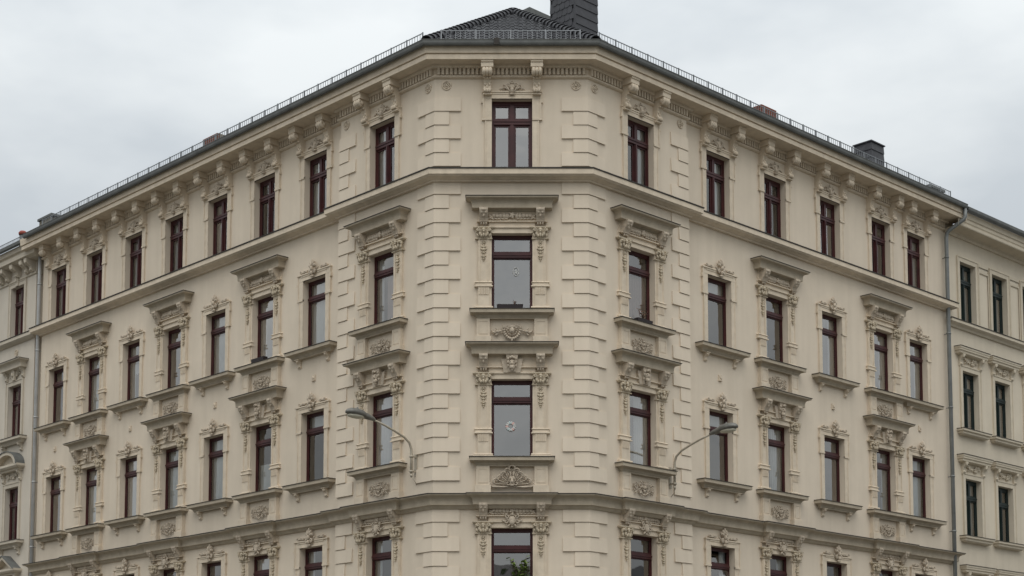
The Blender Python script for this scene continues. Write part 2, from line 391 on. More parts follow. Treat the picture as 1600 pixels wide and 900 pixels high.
def m_capital():
    mb = MB()
    mb.moulding(.155, [(0,.165),(.13,.165),(.13,.135),(.10,.115),(.08,.10),(0,.10)])
    mb.tbox(-.17,.17,-.13,0,-.15,.10,.035,.045)
    mb.moulding(.13, [(0,-.14),(.10,-.14),(.10,-.165),(0,-.175)])
    mb.ell(0,-.16,.07,.05,.04,.05); mb.ell(0,-.165,.02,.03,.035,.035)
    for sx in (-1,1):
        mb.ell(sx*.16,-.13,.06,.05,.06,.05); mb.ell(sx*.19,-.10,.03,.025,.05,.06,0); mb.scroll(sx*.15,-.18,.06,.045,.01,math.pi/2,1.2*sx,.016)
        mb.ell(sx*.10,-.14,-.04,.035,.035,.07,-sx*.2); mb.ell(sx*.165,-.10,-.07,.03,.04,.065,-sx*.35); mb.ell(sx*.06,-.15,-.09,.025,.03,.05)
        mb.ell(sx*.11,-.15,.015,.03,.03,.025)
    mb.ell(0,-.15,-.07,.03,.035,.07)
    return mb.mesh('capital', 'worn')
def m_pilaster(zb, zt, wd=.31):
    mb = MB(); h = wd/2
    mb.box(-h,h,-.06,0,zb+.70,zt)                                     # shaft
    mb.box(-h+.03,-h+.055,-.078,0,zb+.80,zt-.0); mb.box(h-.055,h-.03,-.078,0,zb+.80,zt-.0)
    mb.moulding(h-.01, [(0,zb+.80),(.07,zb+.80),(.095,zb+.775),(.07,zb+.75),(.07,zb+.70),(.10,zb+.685),(.10,zb+.655),(0,zb+.64)])
    mb.box(-h,h,-.072,0,zb+.10,zb+.645)
    for k in range(6):                                                # fluted foot
        x = -h+.04 + k*(wd-.08)/5
        mb.box(x-.013,x+.013,-.092,-.07,zb+.44,zb+.63)
    mb.moulding(h, [(0,zb+.12),(.09,zb+.12),(.10,zb+.09),(.09,zb+.075),(.115,zb+.06),(.115,zb),(0,zb)])
    return mb.mesh('pilaster', 'trim')
def m_drop():
    mb = MB()
    mb.scroll(0,-.075,-.02,.05,.05,0,1,.012,10); mb.ell(0,-.08,-.02,.03,.03,.03)
    z = -.10
    for r, k in ((.03,0),(.045,1),(.055,1),(.04,1),(.028,0),(.04,1),(.03,1),(.02,0)):
        mb.ell(0,-.085,z,r*.8,.04,r*.9)
        if k:
            for sx in (-1,1): mb.ell(sx*r*1.05,-.075,z+.01,r*.75,.025,r*.38,sx*.7)
        z -= r*1.55
    return mb.mesh('drop_ornament', 'worn')
def m_garland(w=.52):
    mb = MB()
    mb.ell(0,-.075,.02,.065,.045,.07)
    for k in range(5): a = k*2*math.pi/5; mb.ell(.05*math.cos(a),-.085,.02+.05*math.sin(a),.032,.03,.026,a)
    for sx in (-1,1):
        for i in range(5):
            x = sx*(.115+i*.085); hh = .068-.006*i
            mb.ell(x,-.065,.015,.052,.035,hh,-sx*.35,8,6); mb.ell(x+sx*.03,-.055,-.05,.055,.03,.022,sx*.25)
        mb.ell(sx*w,-.06,.0,.07,.025,.03,sx*.35); mb.ell(sx*(w+.03),-.06,-.035,.06,.025,.02,-sx*.5)
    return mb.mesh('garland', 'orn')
def m_mask():
    mb = MB()
    mb.add([(-.22,-.10,-.17),(.22,-.10,-.17),(.29,-.10,.20),(-.29,-.10,.20),(-.22,0,-.17),(.22,0,-.17),(.29,0,.20),(-.29,0,.20)], [(0,1,2,3),(1,5,6,2),(4,0,3,7),(0,4,5,1),(3,2,6,7)])
    me = MB(); 
    # wedge keystone
    vs = [(-.10,-.13,-.16),(.10,-.13,-.16),(.16,-.20,.32),(-.16,-.20,.32),(-.10,0,-.16),(.10,0,-.16),(.16,0,.32),(-.16,0,.32)]
    mb.add(vs, [(0,1,2,3),(1,5,6,2),(4,0,3,7),(0,4,5,1),(3,2,6,7)])
    mb.box(-.175,.175,-.215,0,.29,.33)
    mb.ell(0,-.17,.07,.085,.08,.11); mb.ell(0,-.25,.05,.02,.03,.035); mb.ell(0,-.20,-.05,.06,.06,.07)
    for sx in (-1,1):
        mb.ell(sx*.04,-.235,.10,.028,.015,.014,sx*.2); mb.ell(sx*.10,-.16,.10,.04,.05,.06); mb.ell(sx*.09,-.17,.18,.05,.05,.05)
        mb.ell(sx*.10,-.14,.0,.03,.04,.05); mb.ell(sx*.045,-.19,-.03,.03,.04,.06,sx*.3); mb.ell(sx*.04,-.235,.20,.04,.04,.035)
    mb.ell(0,-.24,.22,.035,.04,.04); mb.ell(0,-.22,-.01,.035,.015,.012); mb.ell(0,-.18,-.12,.035,.04,.04)
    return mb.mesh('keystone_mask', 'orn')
def m_shield():
    mb = MB()
    mb.ell(0,-.10,0,.10,.06,.12); mb.ell(0,-.12,-.06,.07,.05,.09)
    for sx in (-1,1):
        mb.scroll(sx*.12,-.10,.10,.06,.015,math.pi/2,-1.1*sx,.024); mb.scroll(sx*.15,-.09,-.03,.065,.02,math.pi*.5,1.1*sx,.022)
        mb.ell(sx*.22,-.07,-.02,.06,.03,.03,sx*.5); mb.ell(sx*.08,-.09,-.14,.06,.03,.025,-sx*.8)
    mb.ell(0,-.10,.15,.06,.05,.035); mb.ell(0,-.09,-.17,.035,.035,.04)
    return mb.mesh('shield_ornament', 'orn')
def m_cartouche():
    mb = MB()
    for i in range(15):                                               # hanging swag
        a = math.pi + math.pi*i/14
        mb.ell(.20*math.cos(a),-.06,.09+.25*math.sin(a),.036,.035,.03,a)
    for i in range(11):
        a = math.pi + math.pi*i/10
        mb.ell(.13*math.cos(a),-.05,.08+.16*math.sin(a),.026,.03,.02,a)
    mb.ell(0,-.085,.02,.055,.055,.085); mb.ell(0,-.13,.0,.016,.02,.025); mb.ell(0,-.08,.10,.075,.04,.035)
    for sx in (-1,1):
        mb.tube([(sx*.20,-.06,.09),(sx*.21,-.06,.14)], .025, 5)
        mb.ell(sx*.35,-.06,.0,.045,.04,.045); mb.ell(sx*.28,-.05,.01,.045,.03,.025,-sx*.2)
        mb.ell(sx*.42,-.05,-.015,.06,.025,.028,sx*.3); mb.ell(sx*.36,-.05,-.06,.045,.025,.025,-sx*.7); mb.ell(sx*.36,-.05,.06,.04,.025,.022,sx*.7)
        mb.scroll(sx*.10,-.07,.10,.05,.012,0,1.2*sx,.015)
        mb.ell(sx*.47,-.04,.02,.03,.02,.018,sx*.6)
    mb.ell(0,-.06,-.19,.03,.03,.045)
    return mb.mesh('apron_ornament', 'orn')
def m_cartouche_round():
    mb = MB()
    mb.ell(0,-.05,.02,.05,.045,.07); mb.ell(0,-.09,.01,.015,.02,.024); mb.ell(0,-.065,.10,.07,.03,.026); mb.ell(0,-.05,-.07,.035,.03,.04)
    for sx in (-1,1):
        mb.ell(sx*.022,-.085,.045,.014,.010,.009); mb.ell(sx*.07,-.045,.03,.022,.03,.06); mb.ell(sx*.05,-.05,-.05,.045,.022,.016,sx*.6)
        mb.scroll(sx*.17,-.055,.07,.085,.015,math.pi/2,1.35*sx,.021); mb.scroll(sx*.20,-.05,-.07,.07,.012,-math.pi/2,-1.3*sx,.018)
        mb.scroll(sx*.34,-.045,.0,.075,.012,math.pi,1.3*sx,.018)
        mb.ell(sx*.29,-.04,.10,.055,.02,.017,sx*.8); mb.ell(sx*.38,-.035,.09,.05,.02,.016,-sx*.4); mb.ell(sx*.33,-.04,-.11,.055,.02,.017,-sx*.6)
        mb.ell(sx*.41,-.035,-.06,.045,.02,.016,sx*.9); mb.ell(sx*.11,-.05,-.13,.055,.022,.018,sx*.5); mb.ell(sx*.04,-.05,.155,.045,.02,.016,sx*.5)
    for i in range(9):
        a = math.pi + math.pi*(i+.5)/9
        mb.ell(.13*math.cos(a),-.045,-.09+.08*math.sin(a),.022,.025,.018,a)
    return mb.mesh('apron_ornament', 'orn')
def m_shell():
    mb = MB()
    tips = [(0,.50,.085),(.14,.42,.075),(.255,.315,.07),(.37,.215,.065),(.48,.115,.06)]
    lobes = [(x, z, r) for x, z, r in tips] + [(-x, z, r) for x, z, r in tips[1:]]
    for x, z, r in lobes:
        L = math.hypot(x, z); dx, dz = x/L, z/L; nx, nz_ = -dz, dx
        # rounded rim of each lobe, its hollow and the ribs running to the hinge
        pts = []
        for k in range(9):
            a = -math.pi*.55 + math.pi*1.1*k/8
            pts.append((x - dx*r + (dx*math.cos(a) + nx*math.sin(a))*r, -.085 - .02*math.cos(a), z - dz*r + (dz*math.cos(a) + nz_*math.sin(a))*r))
        for sg in (-1,1):
            mb.tube([(dx*.10+nx*sg*.012, -.075, dz*.10+nz_*sg*.012), (x*.55+nx*sg*r*.55, -.06, z*.55+nz_*sg*r*.55), pts[0] if sg < 0 else pts[-1]], [.010,.014,.020], 5)
        mb.tube(pts, .022, 6)
        mb.tube([(dx*.14,-.04,dz*.14),(x*.6,-.035,z*.6),(x-dx*r*.9,-.02,z-dz*r*.9)], [.014,.026,.04], 5)
        mb.tube([(dx*.16,-.07,dz*.16),(x*.75,-.06,z*.75)], .009, 4)
    mb.ell(0,-.09,.12,.06,.06,.11); mb.ell(0,-.135,.08,.035,.04,.055); mb.ell(0,-.10,.0,.055,.05,.05)
    for sx in (-1,1):
        mb.scroll(sx*.10,-.10,.045,.075,.015,math.pi/2,1.1*sx,.022); mb.ell(sx*.045,-.12,.17,.03,.035,.06,sx*.4)
        mb.tube([(sx*.07,-.07,-.035),(sx*.30,-.06,-.045),(sx*.50,-.06,-.035),(sx*.565,-.06,.02),(sx*.54,-.07,.075)], [.02,.028,.03,.028,.02], 6)
    return mb.mesh('shell_ornament', 'orn')
def m_crest():
    mb = MB()
    for a, L in ((-1.0,.15),(-.5,.19),(0,.22),(.5,.19),(1.0,.15)):
        x, z = math.sin(a)*L*.62, .24+math.cos(a)*L*.62
        mb.ell(x,-.10,z,L*.42,.05,.036,math.pi/2-a)
    mb.ell(0,-.13,.22,.05,.055,.065); mb.ell(0,-.13,.11,.045,.05,.06); mb.ell(0,-.11,.03,.07,.04,.035)
    for sx in (-1,1):
        mb.scroll(sx*.085,-.11,.15,.055,.012,-math.pi/2,1.2*sx,.024); mb.scroll(sx*.135,-.10,.30,.032,.01,math.pi,1.1*sx,.018)
        mb.tube([(sx*.11,-.085,.10),(sx*.20,-.08,.225),(sx*.25,-.08,.215)], [.024,.02,.015], 6)
        mb.box(min(sx*.30, sx*.62), max(sx*.30, sx*.62), -.075, 0, .20, .235)
        mb.ell(sx*.40,-.07,.235,.045,.02,.016,sx*.2); mb.ell(sx*.58,-.07,.245,.028,.025,.022)
    return mb.mesh('crest', 'orn')
def m_palmette():
    mb = MB()
    mb.ell(0,-.07,.27,.09,.04,.07); mb.ell(0,-.09,.17,.055,.05,.10); mb.ell(0,-.09,.05,.09,.05,.03)
    for sx in (-1,1):
        mb.tube([(sx*.05,-.08,.08),(sx*.10,-.08,.20),(sx*.17,-.08,.29)], [.02,.026,.02], 6)
        mb.tube([(sx*.08,-.07,.16),(sx*.20,-.07,.25),(sx*.24,-.07,.20)], [.02,.03,.02], 6)
        mb.ell(sx*.29,-.06,.21,.06,.03,.03,-sx*.5); mb.ell(sx*.20,-.06,.31,.05,.03,.03,sx*.3); mb.scroll(sx*.10,-.08,.32,.05,.012,0,1.1*sx,.016)
    mb.ell(0,-.06,.37,.06,.03,.03); mb.ell(0,-.05,.42,.025,.02,.03)
    return mb.mesh('palmette', 'orn')
def m_eared(h, trim='trim'):                               # eared architrave of top and plain windows
    mb = MB(); a = HW
    ez = -.56
    for sx in (-1,1):
        B = lambda x0, x1, y, z0, z1: mb.box(min(sx*x0, sx*x1), max(sx*x0, sx*x1), y, .0, z0, z1)
        B(a, .70, -.035, -h, ez); B(.70, .725, -.05, -h, ez-.03)
        B(a, .77, -.045, ez, 0); B(.75, .79, -.065, ez+.02, .19)
        B(a, .81, -.062, ez-.035, ez+.02); B(.79, .825, -.075, -.12, -.06); B(.79,.815,-.06,-.06,.0)
    mb.box(-.75,.75,-.05,0,0,.17); mb.box(-.81,.81,-.085,0,.17,.205); mb.box(-a,a,-.06,0,0,.035)
    mb.box(-.62,.62,-.065,0,.12,.17)
    return mb.mesh('window_surround', trim)
def m_pil_surround(h, frieze=True, trim='trim'):
    mb = MB(); a = HW
    for sx in (-1,1):
        mb.box(min(sx*a, sx*(a+.06)), max(sx*a, sx*(a+.06)), -.045, 0, -h, 0)
        mb.box(min(sx*.9, sx*.93), max(sx*.9, sx*.93), -.03, 0, .17, .55)
    mb.box(-.605,.605,-.06,0,0,.14); mb.box(-.62,.62,-.10,0,.14,.175); mb.box(-.62,.62,-.05,0,.175,.30)
    mb.box(-.94,.94,-.11,0,.30,.325)
    mb.box(-.90,.90,-.045,0,.325,.60)
    return mb.mesh('window_surround', trim)
HOODP = [(0,.92),(.40,.915),(.40,.88),(.385,.865),(.34,.86),(.29,.835),(.262,.80),(.252,.75),(.25,.71),(.25,.635),(.235,.63),(.10,.625),(.08,.60),(.05,.585),(0,.58)]
def m_hood(w=.82, pr=HOODP, m='trim_dk'):
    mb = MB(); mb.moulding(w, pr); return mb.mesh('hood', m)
def m_flash(w, o, z, t=.014, ov=.02):
    mb = MB(); mb.moulding(w, [(0,z+t+.03),(o+ov,z+t),(o+ov,z),(o,z-.001),(0,z+.001)]); return mb.mesh('flashing', 'flash')
SILLP = [(0,0),(.29,-.002),(.29,-.095),(.27,-.105),(.20,-.115),(.155,-.145),(.14,-.18),(.12,-.20),(.12,-.23),(0,-.235)]
def m_sill(w, m='trim_dk', pr=SILLP):
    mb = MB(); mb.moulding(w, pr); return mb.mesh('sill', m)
def m_sillbracket(m='trim'):
    mb = MB()
    mb.prism([(0,-.22),(-.17,-.22),(-.17,-.27),(-.13,-.33),(-.07,-.38),(-.06,-.44),(-.08,-.47),(-.05,-.52),(0,-.52)], -.075, .075)
    mb.ell(0,-.15,-.29,.06,.045,.045); mb.ell(0,-.07,-.47,.055,.03,.035); mb.box(-.1,.1,-.2,0,-.245,-.215)
    return mb.mesh('sill_bracket', m)
def m_pedestal(z0, z1):
    mb = MB(); h = .175
    mb.box(-h,h,-.12,0,z0+.20,z1); mb.tbox(-h-.035,h+.035,-.155,0,z0+.14,z0+.20,0,0); mb.box(-h-.035,h+.035,-.155,0,z0,z0+.141)
    y = -.13
    for b in ((-h+.05,-h+.065,z0+.26,z1-.06),(h-.065,h-.05,z0+.26,z1-.06),(-h+.065,h-.065,z0+.26,z0+.275),(-h+.065,h-.065,z1-.075,z1-.06)):
        mb.box(b[0],b[1],y,-.11,b[2],b[3])
    return mb.mesh('apron_pedestal', 'trim')

def surround_pil(parent, mtx, floor, frieze, orn):
    s = put('window_surround', cached('pils', lambda: m_pil_surround(HH)), parent, mtx)
    if floor != 1:
        h = put('hood', cached('hood', m_hood), s)
        put('flashing', cached('hflash', lambda: m_flash(.82, .40, .915)), s)
    for sx in (-1, 1):
        put('console', cached('console', lambda: m_console(.225, .635, .30)), s, T(sx*.755, -.03, 0))
        put('capital', cached('capital', m_capital), s, T(sx*.755, 0, 0))
        put('pilaster', cached('pilaster', lambda: m_pilaster(-HH, -.16)), s, T(sx*.755, 0, 0))
        put('drop_ornament', cached('drop', m_drop), s, T(sx*.755, 0, -.24))
    if frieze in ('garland', 'both'):
        put('garland', cached('garland', m_garland), s, T(0, 0, .45 if frieze == 'garland' else .43) @ Matrix.Diagonal((1.08, 1.2, 1.25, 1)))
    if frieze == 'both': put('shield_ornament', cached('shield', m_shield), s, T(0, -.04, .19))
    if frieze == 'mask': put('keystone_mask', cached('mask', m_mask), s, T(0, -.02, .33))
    put('sill', cached('sillp', lambda: m_sill(.82)), s, T(0, 0, -HH))
    put('flashing', cached('sflash', lambda: m_flash(.82, .29, 0)), s, T(0, 0, -HH))
    if floor in (2, 3):
        zb, zt = -HH-.93, -HH-.23
        if floor == 3: zb = -HH-.90
        for sx in (-1, 1):
            put('apron_pedestal', cached(('ped', zb), lambda: m_pedestal(zb, zt)), s, T(sx*.765, 0, 0))
        o = {'cart': ('apron_ornament', m_cartouche), 'round': ('apron_ornament', m_cartouche_round), 'shell': ('shell_ornament', m_shell)}[orn]
        put(o[0], cached(orn, o[1]), s, T(0, -.01, -HH-.57 if orn != 'shell' else -HH-.73) @ Matrix.Diagonal((1.04, 1.2, 1.04, 1) if orn == 'shell' else (1.12, 1.25, 1.2, 1) if orn == 'cart' else (.98, 1.1, 1.1, 1)))
    return s
def surround_plain(parent, mtx, sill=True):
    s = put('window_surround', cached('eared', lambda: m_eared(HH)), parent, mtx)
    put('crest', cached('crest', m_crest), s, Matrix.Diagonal((1.05, 1.1, 1.18, 1)))
    put('sill', cached('sille', lambda: m_sill(.80)), s, T(0, 0, -HH)); put('flashing', cached('seflash', lambda: m_flash(.80, .29, 0)), s, T(0, 0, -HH))
    for sx in (-1, 1): put('sill_bracket', cached('sbr', m_sillbracket), s, T(sx*.68, 0, -HH-.04) @ Matrix.Diagonal((.85, .8, .82, 1)))
    return s
def surround_top(parent, mtx):
    s = put('window_surround', cached('eared4', lambda: m_eared(H4)), parent, mtx)
    put('palmette', cached('palm', m_palmette), s, T(0, 0, .06)); return s

KINDS = ['pair', 'pair', 'net', 'half', 'halfl', 'net', 'pair', 'none']
cols = [('F', 0.035, 0.0, 'F')] + [('L', -c, 0.0 if n == 2 else SETB, n) for n, c in LCOL] + [('R', c, 0.0 if n == 2 else SETB, n) for n, c in RCOL]
SPEC = {('F','F',4):'none', ('F','F',3):'none', ('F','F',2):'none', ('F','F',1):'none', ('L',2,3):'rose', ('R',2,3):'rose', ('L',2,2):'halfl', ('R',2,2):'half',
        ('L',8,3):'net', ('L',7,3):'valance', ('L',5,3):'net', ('L',3,3):'net', ('R',3,4):'gather', ('R',3,2):'blind', ('R',3,3):'blind', ('L',3,2):'blind', ('R',4,2):'half', ('L',4,3):'pair', ('L',4,2):'low'}
plain_z = T3 - HH
for fr, x, y, n in cols:
    A = lambda t: FM[fr] @ T(x, y, t)
    for fl, t in ((4, T4), (3, T3), (2, T2), (1, T1)):
        kind = SPEC.get((fr, n, fl)) or rc.choice(KINDS)
        if fl == 4:
            window_cross(house, A(t), 'red', kind if fr != 'F' else 'none', g='pane3' if fr == 'F' else None); surround_top(house, A(t))
        else:
            window_single(house, A(t), 'red', kind, (fr, n, fl) == ('R', 3, 1), 'pane3' if fr == 'F' else None)
            if n == 'F' or n % 2 == 0:
                surround_pil(house, A(t), fl, {3: 'garland', 2: 'mask', 1: 'both'}[fl], 'cart' if n == 'F' and fl == 3 else 'shell' if n == 'F' else 'round')
            else: surround_plain(house, A(t))
# small relief plaques under the plain second-row windows
def m_plaque():
    mb = MB(); mb.box(-.075,.075,-.035,0,-.09,.09); mb.box(-.06,.06,-.05,0,-.085,-.05); mb.ell(.01,-.04,.0,.04,.03,.055,.5); mb.ell(-.02,-.04,.04,.03,.02,.03); return mb.mesh('plaque', 'trim')
for fr, x, y, n in cols:
    if n in (3, 5, 7, 9): put('plaque', cached('plaque', m_plaque), house, FM[fr] @ T(x, y, 10.64))

# ------------------------------------------------------------------ quoins and roundels (children of the walls)
def fold_quoin(fold, fr, a, b, h, o=.045):                 # block wrapped around a corner; origin at the fold
    P0 = Vector(PX(fr, 0, 0))
    if fr == 'L': path = [PX('L', b, 0), PX('F', XL, 0), PX('F', XL+a, 0)]
    else: path = [PX('F', XR-a, 0), PX('F', XR, 0), PX('R', b, 0)]
    path = [(p[0]-P0.x, p[1]-P0.y) for p in path]
    mb = MB(); c = .012
    mb.sweep(path, [(-.01,h),(o-.022,h),(o,.012),(o,0),(-.01,0)], 0)
    for i, sgn in ((0, 1), (2, -1)):
        k = 5; f = [i*k+j for j in range(k)]; mb.f.append(tuple(f) if sgn > 0 else tuple(f[::-1])); mb.sm.append(False)
    return mb.mesh('quoin', 'stucco')
PI_ = .3878; JO = .016
def courses():
    out = []
    z = 15.09
    for k in range(21): out.append((z-PI_, k % 2 == 0)); z -= PI_
    out.append((6.60, True)) if False else None
    z = 6.235
    for k in range(10): out.append((z-PI_, k % 2 == 0)); z -= PI_
    z = 17.385
    for k in range(5): out.append((z-.3815, k % 2 == 0)); z -= .3815
    return out
for z, wide in courses():
    for fr, fold in (('L', XL), ('R', XR)):
        a, b = (.70, .67) if wide else (.385, .355)
        me = cached(('fq', fr, wide), lambda: fold_quoin(fold, fr, a, b, PI_-JO))
        w = wallLb if fr == 'L' else wallRb
        p = PX(fr, 0, 0)
        o = put('quoin', me, w, FM[fr].inverted() @ T(p[0], p[1], z + ZC))
        # edge blocks at the outer end of each projecting bay
        def edge():
            mb = MB(); e = LS if fr == 'L' else RS; w_ = .72 if wide else .40; c = .012
            x0, x1 = (-e-.035, -e+w_) if fr == 'L' else (e-w_, e+.035)
            h = PI_-JO
            mb.prism([(.01,0),(-.045,0),(-.045,.012),(-.023,h),(.01,h)], x0, x1)
            xs = (x0, -e+.01) if fr == 'L' else (e-.01, x1)
            mb.box(xs[0], xs[1], .01, SETB+.01, 0, h)
            return mb.mesh('quoin', 'stucco')
        put('quoin', cached(('eq', fr, wide), edge), w, T(0, 0, z))
def m_roundel():
    mb = MB(); mb.scroll(0,-.015,0,.115,.115,0,1,.022,20); mb.scroll(0,-.015,0,.065,.065,0,1,.016,14); mb.ell(0,-.02,0,.035,.03,.035)
    for k in range(6): a = k*math.pi/3; mb.ell(.09*math.cos(a),-.01,.09*math.sin(a),.02,.015,.02)
    return mb.mesh('roundel', 'trim')
for w, x in ((wallF,-1.73),(wallF,1.76),(wallLb,-.27),(wallRb,.27),(wallLb,-3.86),(wallRb,3.87)): put('roundel', cached('rou', m_roundel), w, T(x, 0, 17.72))

# ------------------------------------------------------------------ string courses, cornice, gutter
base = [PX('L',LE,-.6), PX('L',LE,-SETB), PX('L',LS,-SETB), PX('L',LS,0), PX('F',XL,0), PX('F',XR,0), PX('R',RS,0), PX('R',RS,-SETB), PX('R',RE,-SETB), PX('R',RE,-.6)]
mb = MB(); mb.sweep(base, [(-.01,15.34),(.33,15.30),(.33,15.16),(.30,15.145),(.27,15.12),(.20,15.10),(.15,15.075),(.11,15.065),(.09,15.03),(-.01,15.03)])
s4 = put('string_course', mb.mesh('string_course', 'trim'), house)
mb = MB(); mb.sweep(base, [(-.01,15.37),(.352,15.335),(.352,15.305),(.33,15.303),(-.01,15.343)]); put('flashing', mb.mesh('flashing', 'flash'), s4)
def bumps(fr, lst, base_o):
    pts = []
    for c in lst:
        b = base_o(c); pts += [(c-.86, b), (c-.86, b+.12), (c+.86, b+.12), (c+.86, b)]
    return pts
path1 = [PX('L',LE,-.6), PX('L',LE,-SETB)]
for n, c in reversed([q for q in LCOL if q[0] % 2 == 0]):
    if n == 2: path1 += [PX('L',LS,-SETB), PX('L',LS,0)]; b = 0
    else: b = -SETB
    path1 += [PX('L',c+.86,b), PX('L',c+.86,b+.12), PX('L',c-.86,b+.12), PX('L',c-.86,b)]
path1 += [PX('F',XL,0), PX('F',.035-.86,0), PX('F',.035-.86,.12), PX('F',.035+.86,.12), PX('F',.035+.86,0), PX('F',XR,0)]
for n, c in [q for q in RCOL if q[0] % 2 == 0]:
    b = 0 if n == 2 else -SETB
    path1 += [PX('R',c-.86,b), PX('R',c-.86,b+.12), PX('R',c+.86,b+.12), PX('R',c+.86,b)]
    if n == 2: path1 += [PX('R',RS,0), PX('R',RS,-SETB)]
path1 += [PX('R',RE,-SETB), PX('R',RE,-.6)]
mb = MB(); mb.sweep(path1, [(-.01,6.58),(.33,6.545),(.33,6.52),(.315,6.505),(.27,6.50),(.215,6.47),(.185,6.43),(.172,6.38),(.17,6.345),(.17,6.275),(.11,6.255),(.08,6.21),(.05,6.18),(-.01,6.18)])
s1 = put('string_course', mb.mesh('string_course', 'trim_dk'), house)
mb = MB(); mb.sweep(path1, [(-.01,6.60),(.348,6.565),(.348,6.545),(.33,6.543),(-.01,6.583)]); put('flashing', mb.mesh('flashing', 'flash'), s1)
# eaves
eave = [PX('L',LE,-1), PX('L',LE,0), PX('F',XL,0), PX('F',XR,0), PX('R',RE,0), PX('R',RE,-1)]
mb = MB(); mb.sweep(eave, [(-.3,18.255),(.46,18.255),(.465,18.245),(.50,18.25),(.50,18.375),(.475,18.385),(.475,18.405),(.53,18.41),(.535,18.50),(.545,18.57),(.55,18.66),(-.1,18.70)])
corn = put('cornice', mb.mesh('cornice', 'trim'), house)
mb = MB(); mb.sweep(base, [(-.01,18.262),(.15,18.26),(.15,18.20),(.13,18.175),(.015,18.17),(.015,17.985),(.085,17.975),(.085,17.94),(.05,17.915),(-.01,17.90)])
put('bed_moulding', mb.mesh('bed_moulding', 'trim'), corn)
mb = MB()
def dent(fr, a, b, o):
    n = int((b-a)/.113)
    for i in range(n):
        s = a + (i+.5)*(b-a)/n
        for dx in (0,):
            x = -s if fr == 'L' else s
            m4 = FM[fr] @ T(x, -o, 0); vs = []
            for px, py, pz in [(-.033,-.10,17.995),(.033,-.10,17.995),(.033,0,17.995),(-.033,0,17.995),(-.033,-.10,18.172),(.033,-.10,18.172),(.033,0,18.172),(-.033,0,18.172)]:
                vs.append(m4 @ Vector((px,py,pz)))
            mb.add(vs, [(0,3,2,1),(4,5,6,7),(0,1,5,4),(1,2,6,5),(2,3,7,6),(3,0,4,7)])
dent('F', XL+.04, XR-.04, 0); dent('L', .04, LS-.02, 0); dent('L', LS+.05, LE-.02, -SETB); dent('R', .04, RS-.02, 0); dent('R', RS+.05, RE-.02, -SETB)
put('dentil_band', mb.mesh('dentil_band', 'trim'), corn, kind='stuff')
def m_bracket(extra=0.0, m='trim'):
    mb = MB(); e = extra
    mb.moulding(.07, [(0,18.25),(.115,18.25),(.115,18.21),(.09,18.19),(.09,18.07),(.06,18.05),(0,18.05)])
    mb.prism([(0,18.25),(-.47-e,18.25),(-.47-e,18.20),(-.44-e,18.185),(-.44-e,18.07),(0,18.07)], -.165, .165)
    mb.prism([(0,18.07),(-.40-e,18.07),(-.43-e,18.02),(-.42-e,17.95),(-.36-e,17.90),(-.28,17.88),(-.21,17.82),(-.16,17.72),(-.16,17.62),(-.20,17.55),(-.18,17.49),(-.13,17.455),(0,17.45)], -.098, .098)
    for k in (-1,0,1):
        mb.tube([(k*.085,-.30-e,18.06),(k*.085,-.41-e,18.02),(k*.085,-.43-e,17.95),(k*.085,-.37-e,17.895),(k*.085,-.29-e,17.89)], [.04,.055,.055,.05,.035], 6)
        mb.ell(k*.07,-.25,17.84,.032,.04,.035); mb.tube([(k*.066,-.185,17.56),(k*.066,-.19,17.47)], .028, 6)
    for sx in (-1,1):
        mb.scroll(sx*.125,-.33-e,17.97,.0,.0,0,1,.02,2); mb.ell(sx*.115,-.33-e,17.97,.03,.07,.07); mb.ell(sx*.095,-.15,17.56,.02,.05,.05)
        mb.ell(sx*.055,-.16,17.70,.035,.03,.05)
    mb.ell(0,-.165,17.63,.045,.03,.05)
    mb.box(-.115,.115,-.16,0,17.42,17.452)
    return mb.mesh('bracket', m)
for fr, x, y, n in cols:
    for sx in (-1, 1):
        put('bracket', cached(('br', y), lambda: m_bracket(0.0)), corn, FM[fr] @ T(x+sx*.665, y, 0))
geave = eave[1:-1]; ge = [PX('L',LE+.05,0)] + eave[2:4] + [PX('R',RE+.25,0)]
mb = MB(); mb.sweep(ge, [(.565,18.70),(.565,18.62),(.59,18.575),(.63,18.555),(.67,18.575),(.69,18.62),(.695,18.69),(.705,18.70),(.705,18.715),(.69,18.72),(.68,18.70),(.66,18.60),(.58,18.62)])
gut = put('gutter', mb.mesh('gutter', 'zinc'), house)
mb = MB(); mb.sweep(ge, [(.35,18.78),(.60,18.70),(.60,18.69),(.35,18.75)]); put('eaves_strip', mb.mesh('eaves_strip', 'zinc'), gut)
def m_outlet():
    mb = MB(); mb.box(-.07,.07,-.735,-.70,18.55,18.735); return mb.mesh('overflow_box', 'flash')
put('overflow_box', m_outlet(), gut, FM['F'] @ T(-.38, 0, 0))

# ------------------------------------------------------------------ roof over the corner with hips
k_ = .622; EO = .52; EZ = 18.70
dA = 4.94; APEX = Vector((.07, 4.94, EZ + k_*(EO + dA) + ZC))
def up(p, o): return (p[0], p[1], EZ + k_*(EO - o) + ZC)
def off(i, o):                                             # point of the eave outline offset by o at the folds
    a = rad(0)
    if i == 'L': return (XL - o*math.tan(AL/2), -o)
    return (XR + o*math.tan(AR/2), -o)
eL, eR = off('L', EO), off('R', EO)
mb = MB()
mb.add([up(eL, EO), up(eR, EO), tuple(APEX)], [(0,1,2)])
KW = .46
def upw(p, o): return (p[0], p[1], EZ + KW*(EO - o) + ZC)
lf, lr = PX('L', LE, EO), PX('L', LE, -dA); rf, rr = PX('R', RE, EO), PX('R', RE, -dA)
aw = (APEX.x, APEX.y, EZ + KW*(EO + dA) + ZC)
mb.add([upw(lf, EO), upw(eL, EO), aw, upw(lr, -dA)], [(0,1,2,3)])
mb.add([upw(eR, EO), upw(rf, EO), upw(rr, -dA), aw], [(0,1,2,3)])
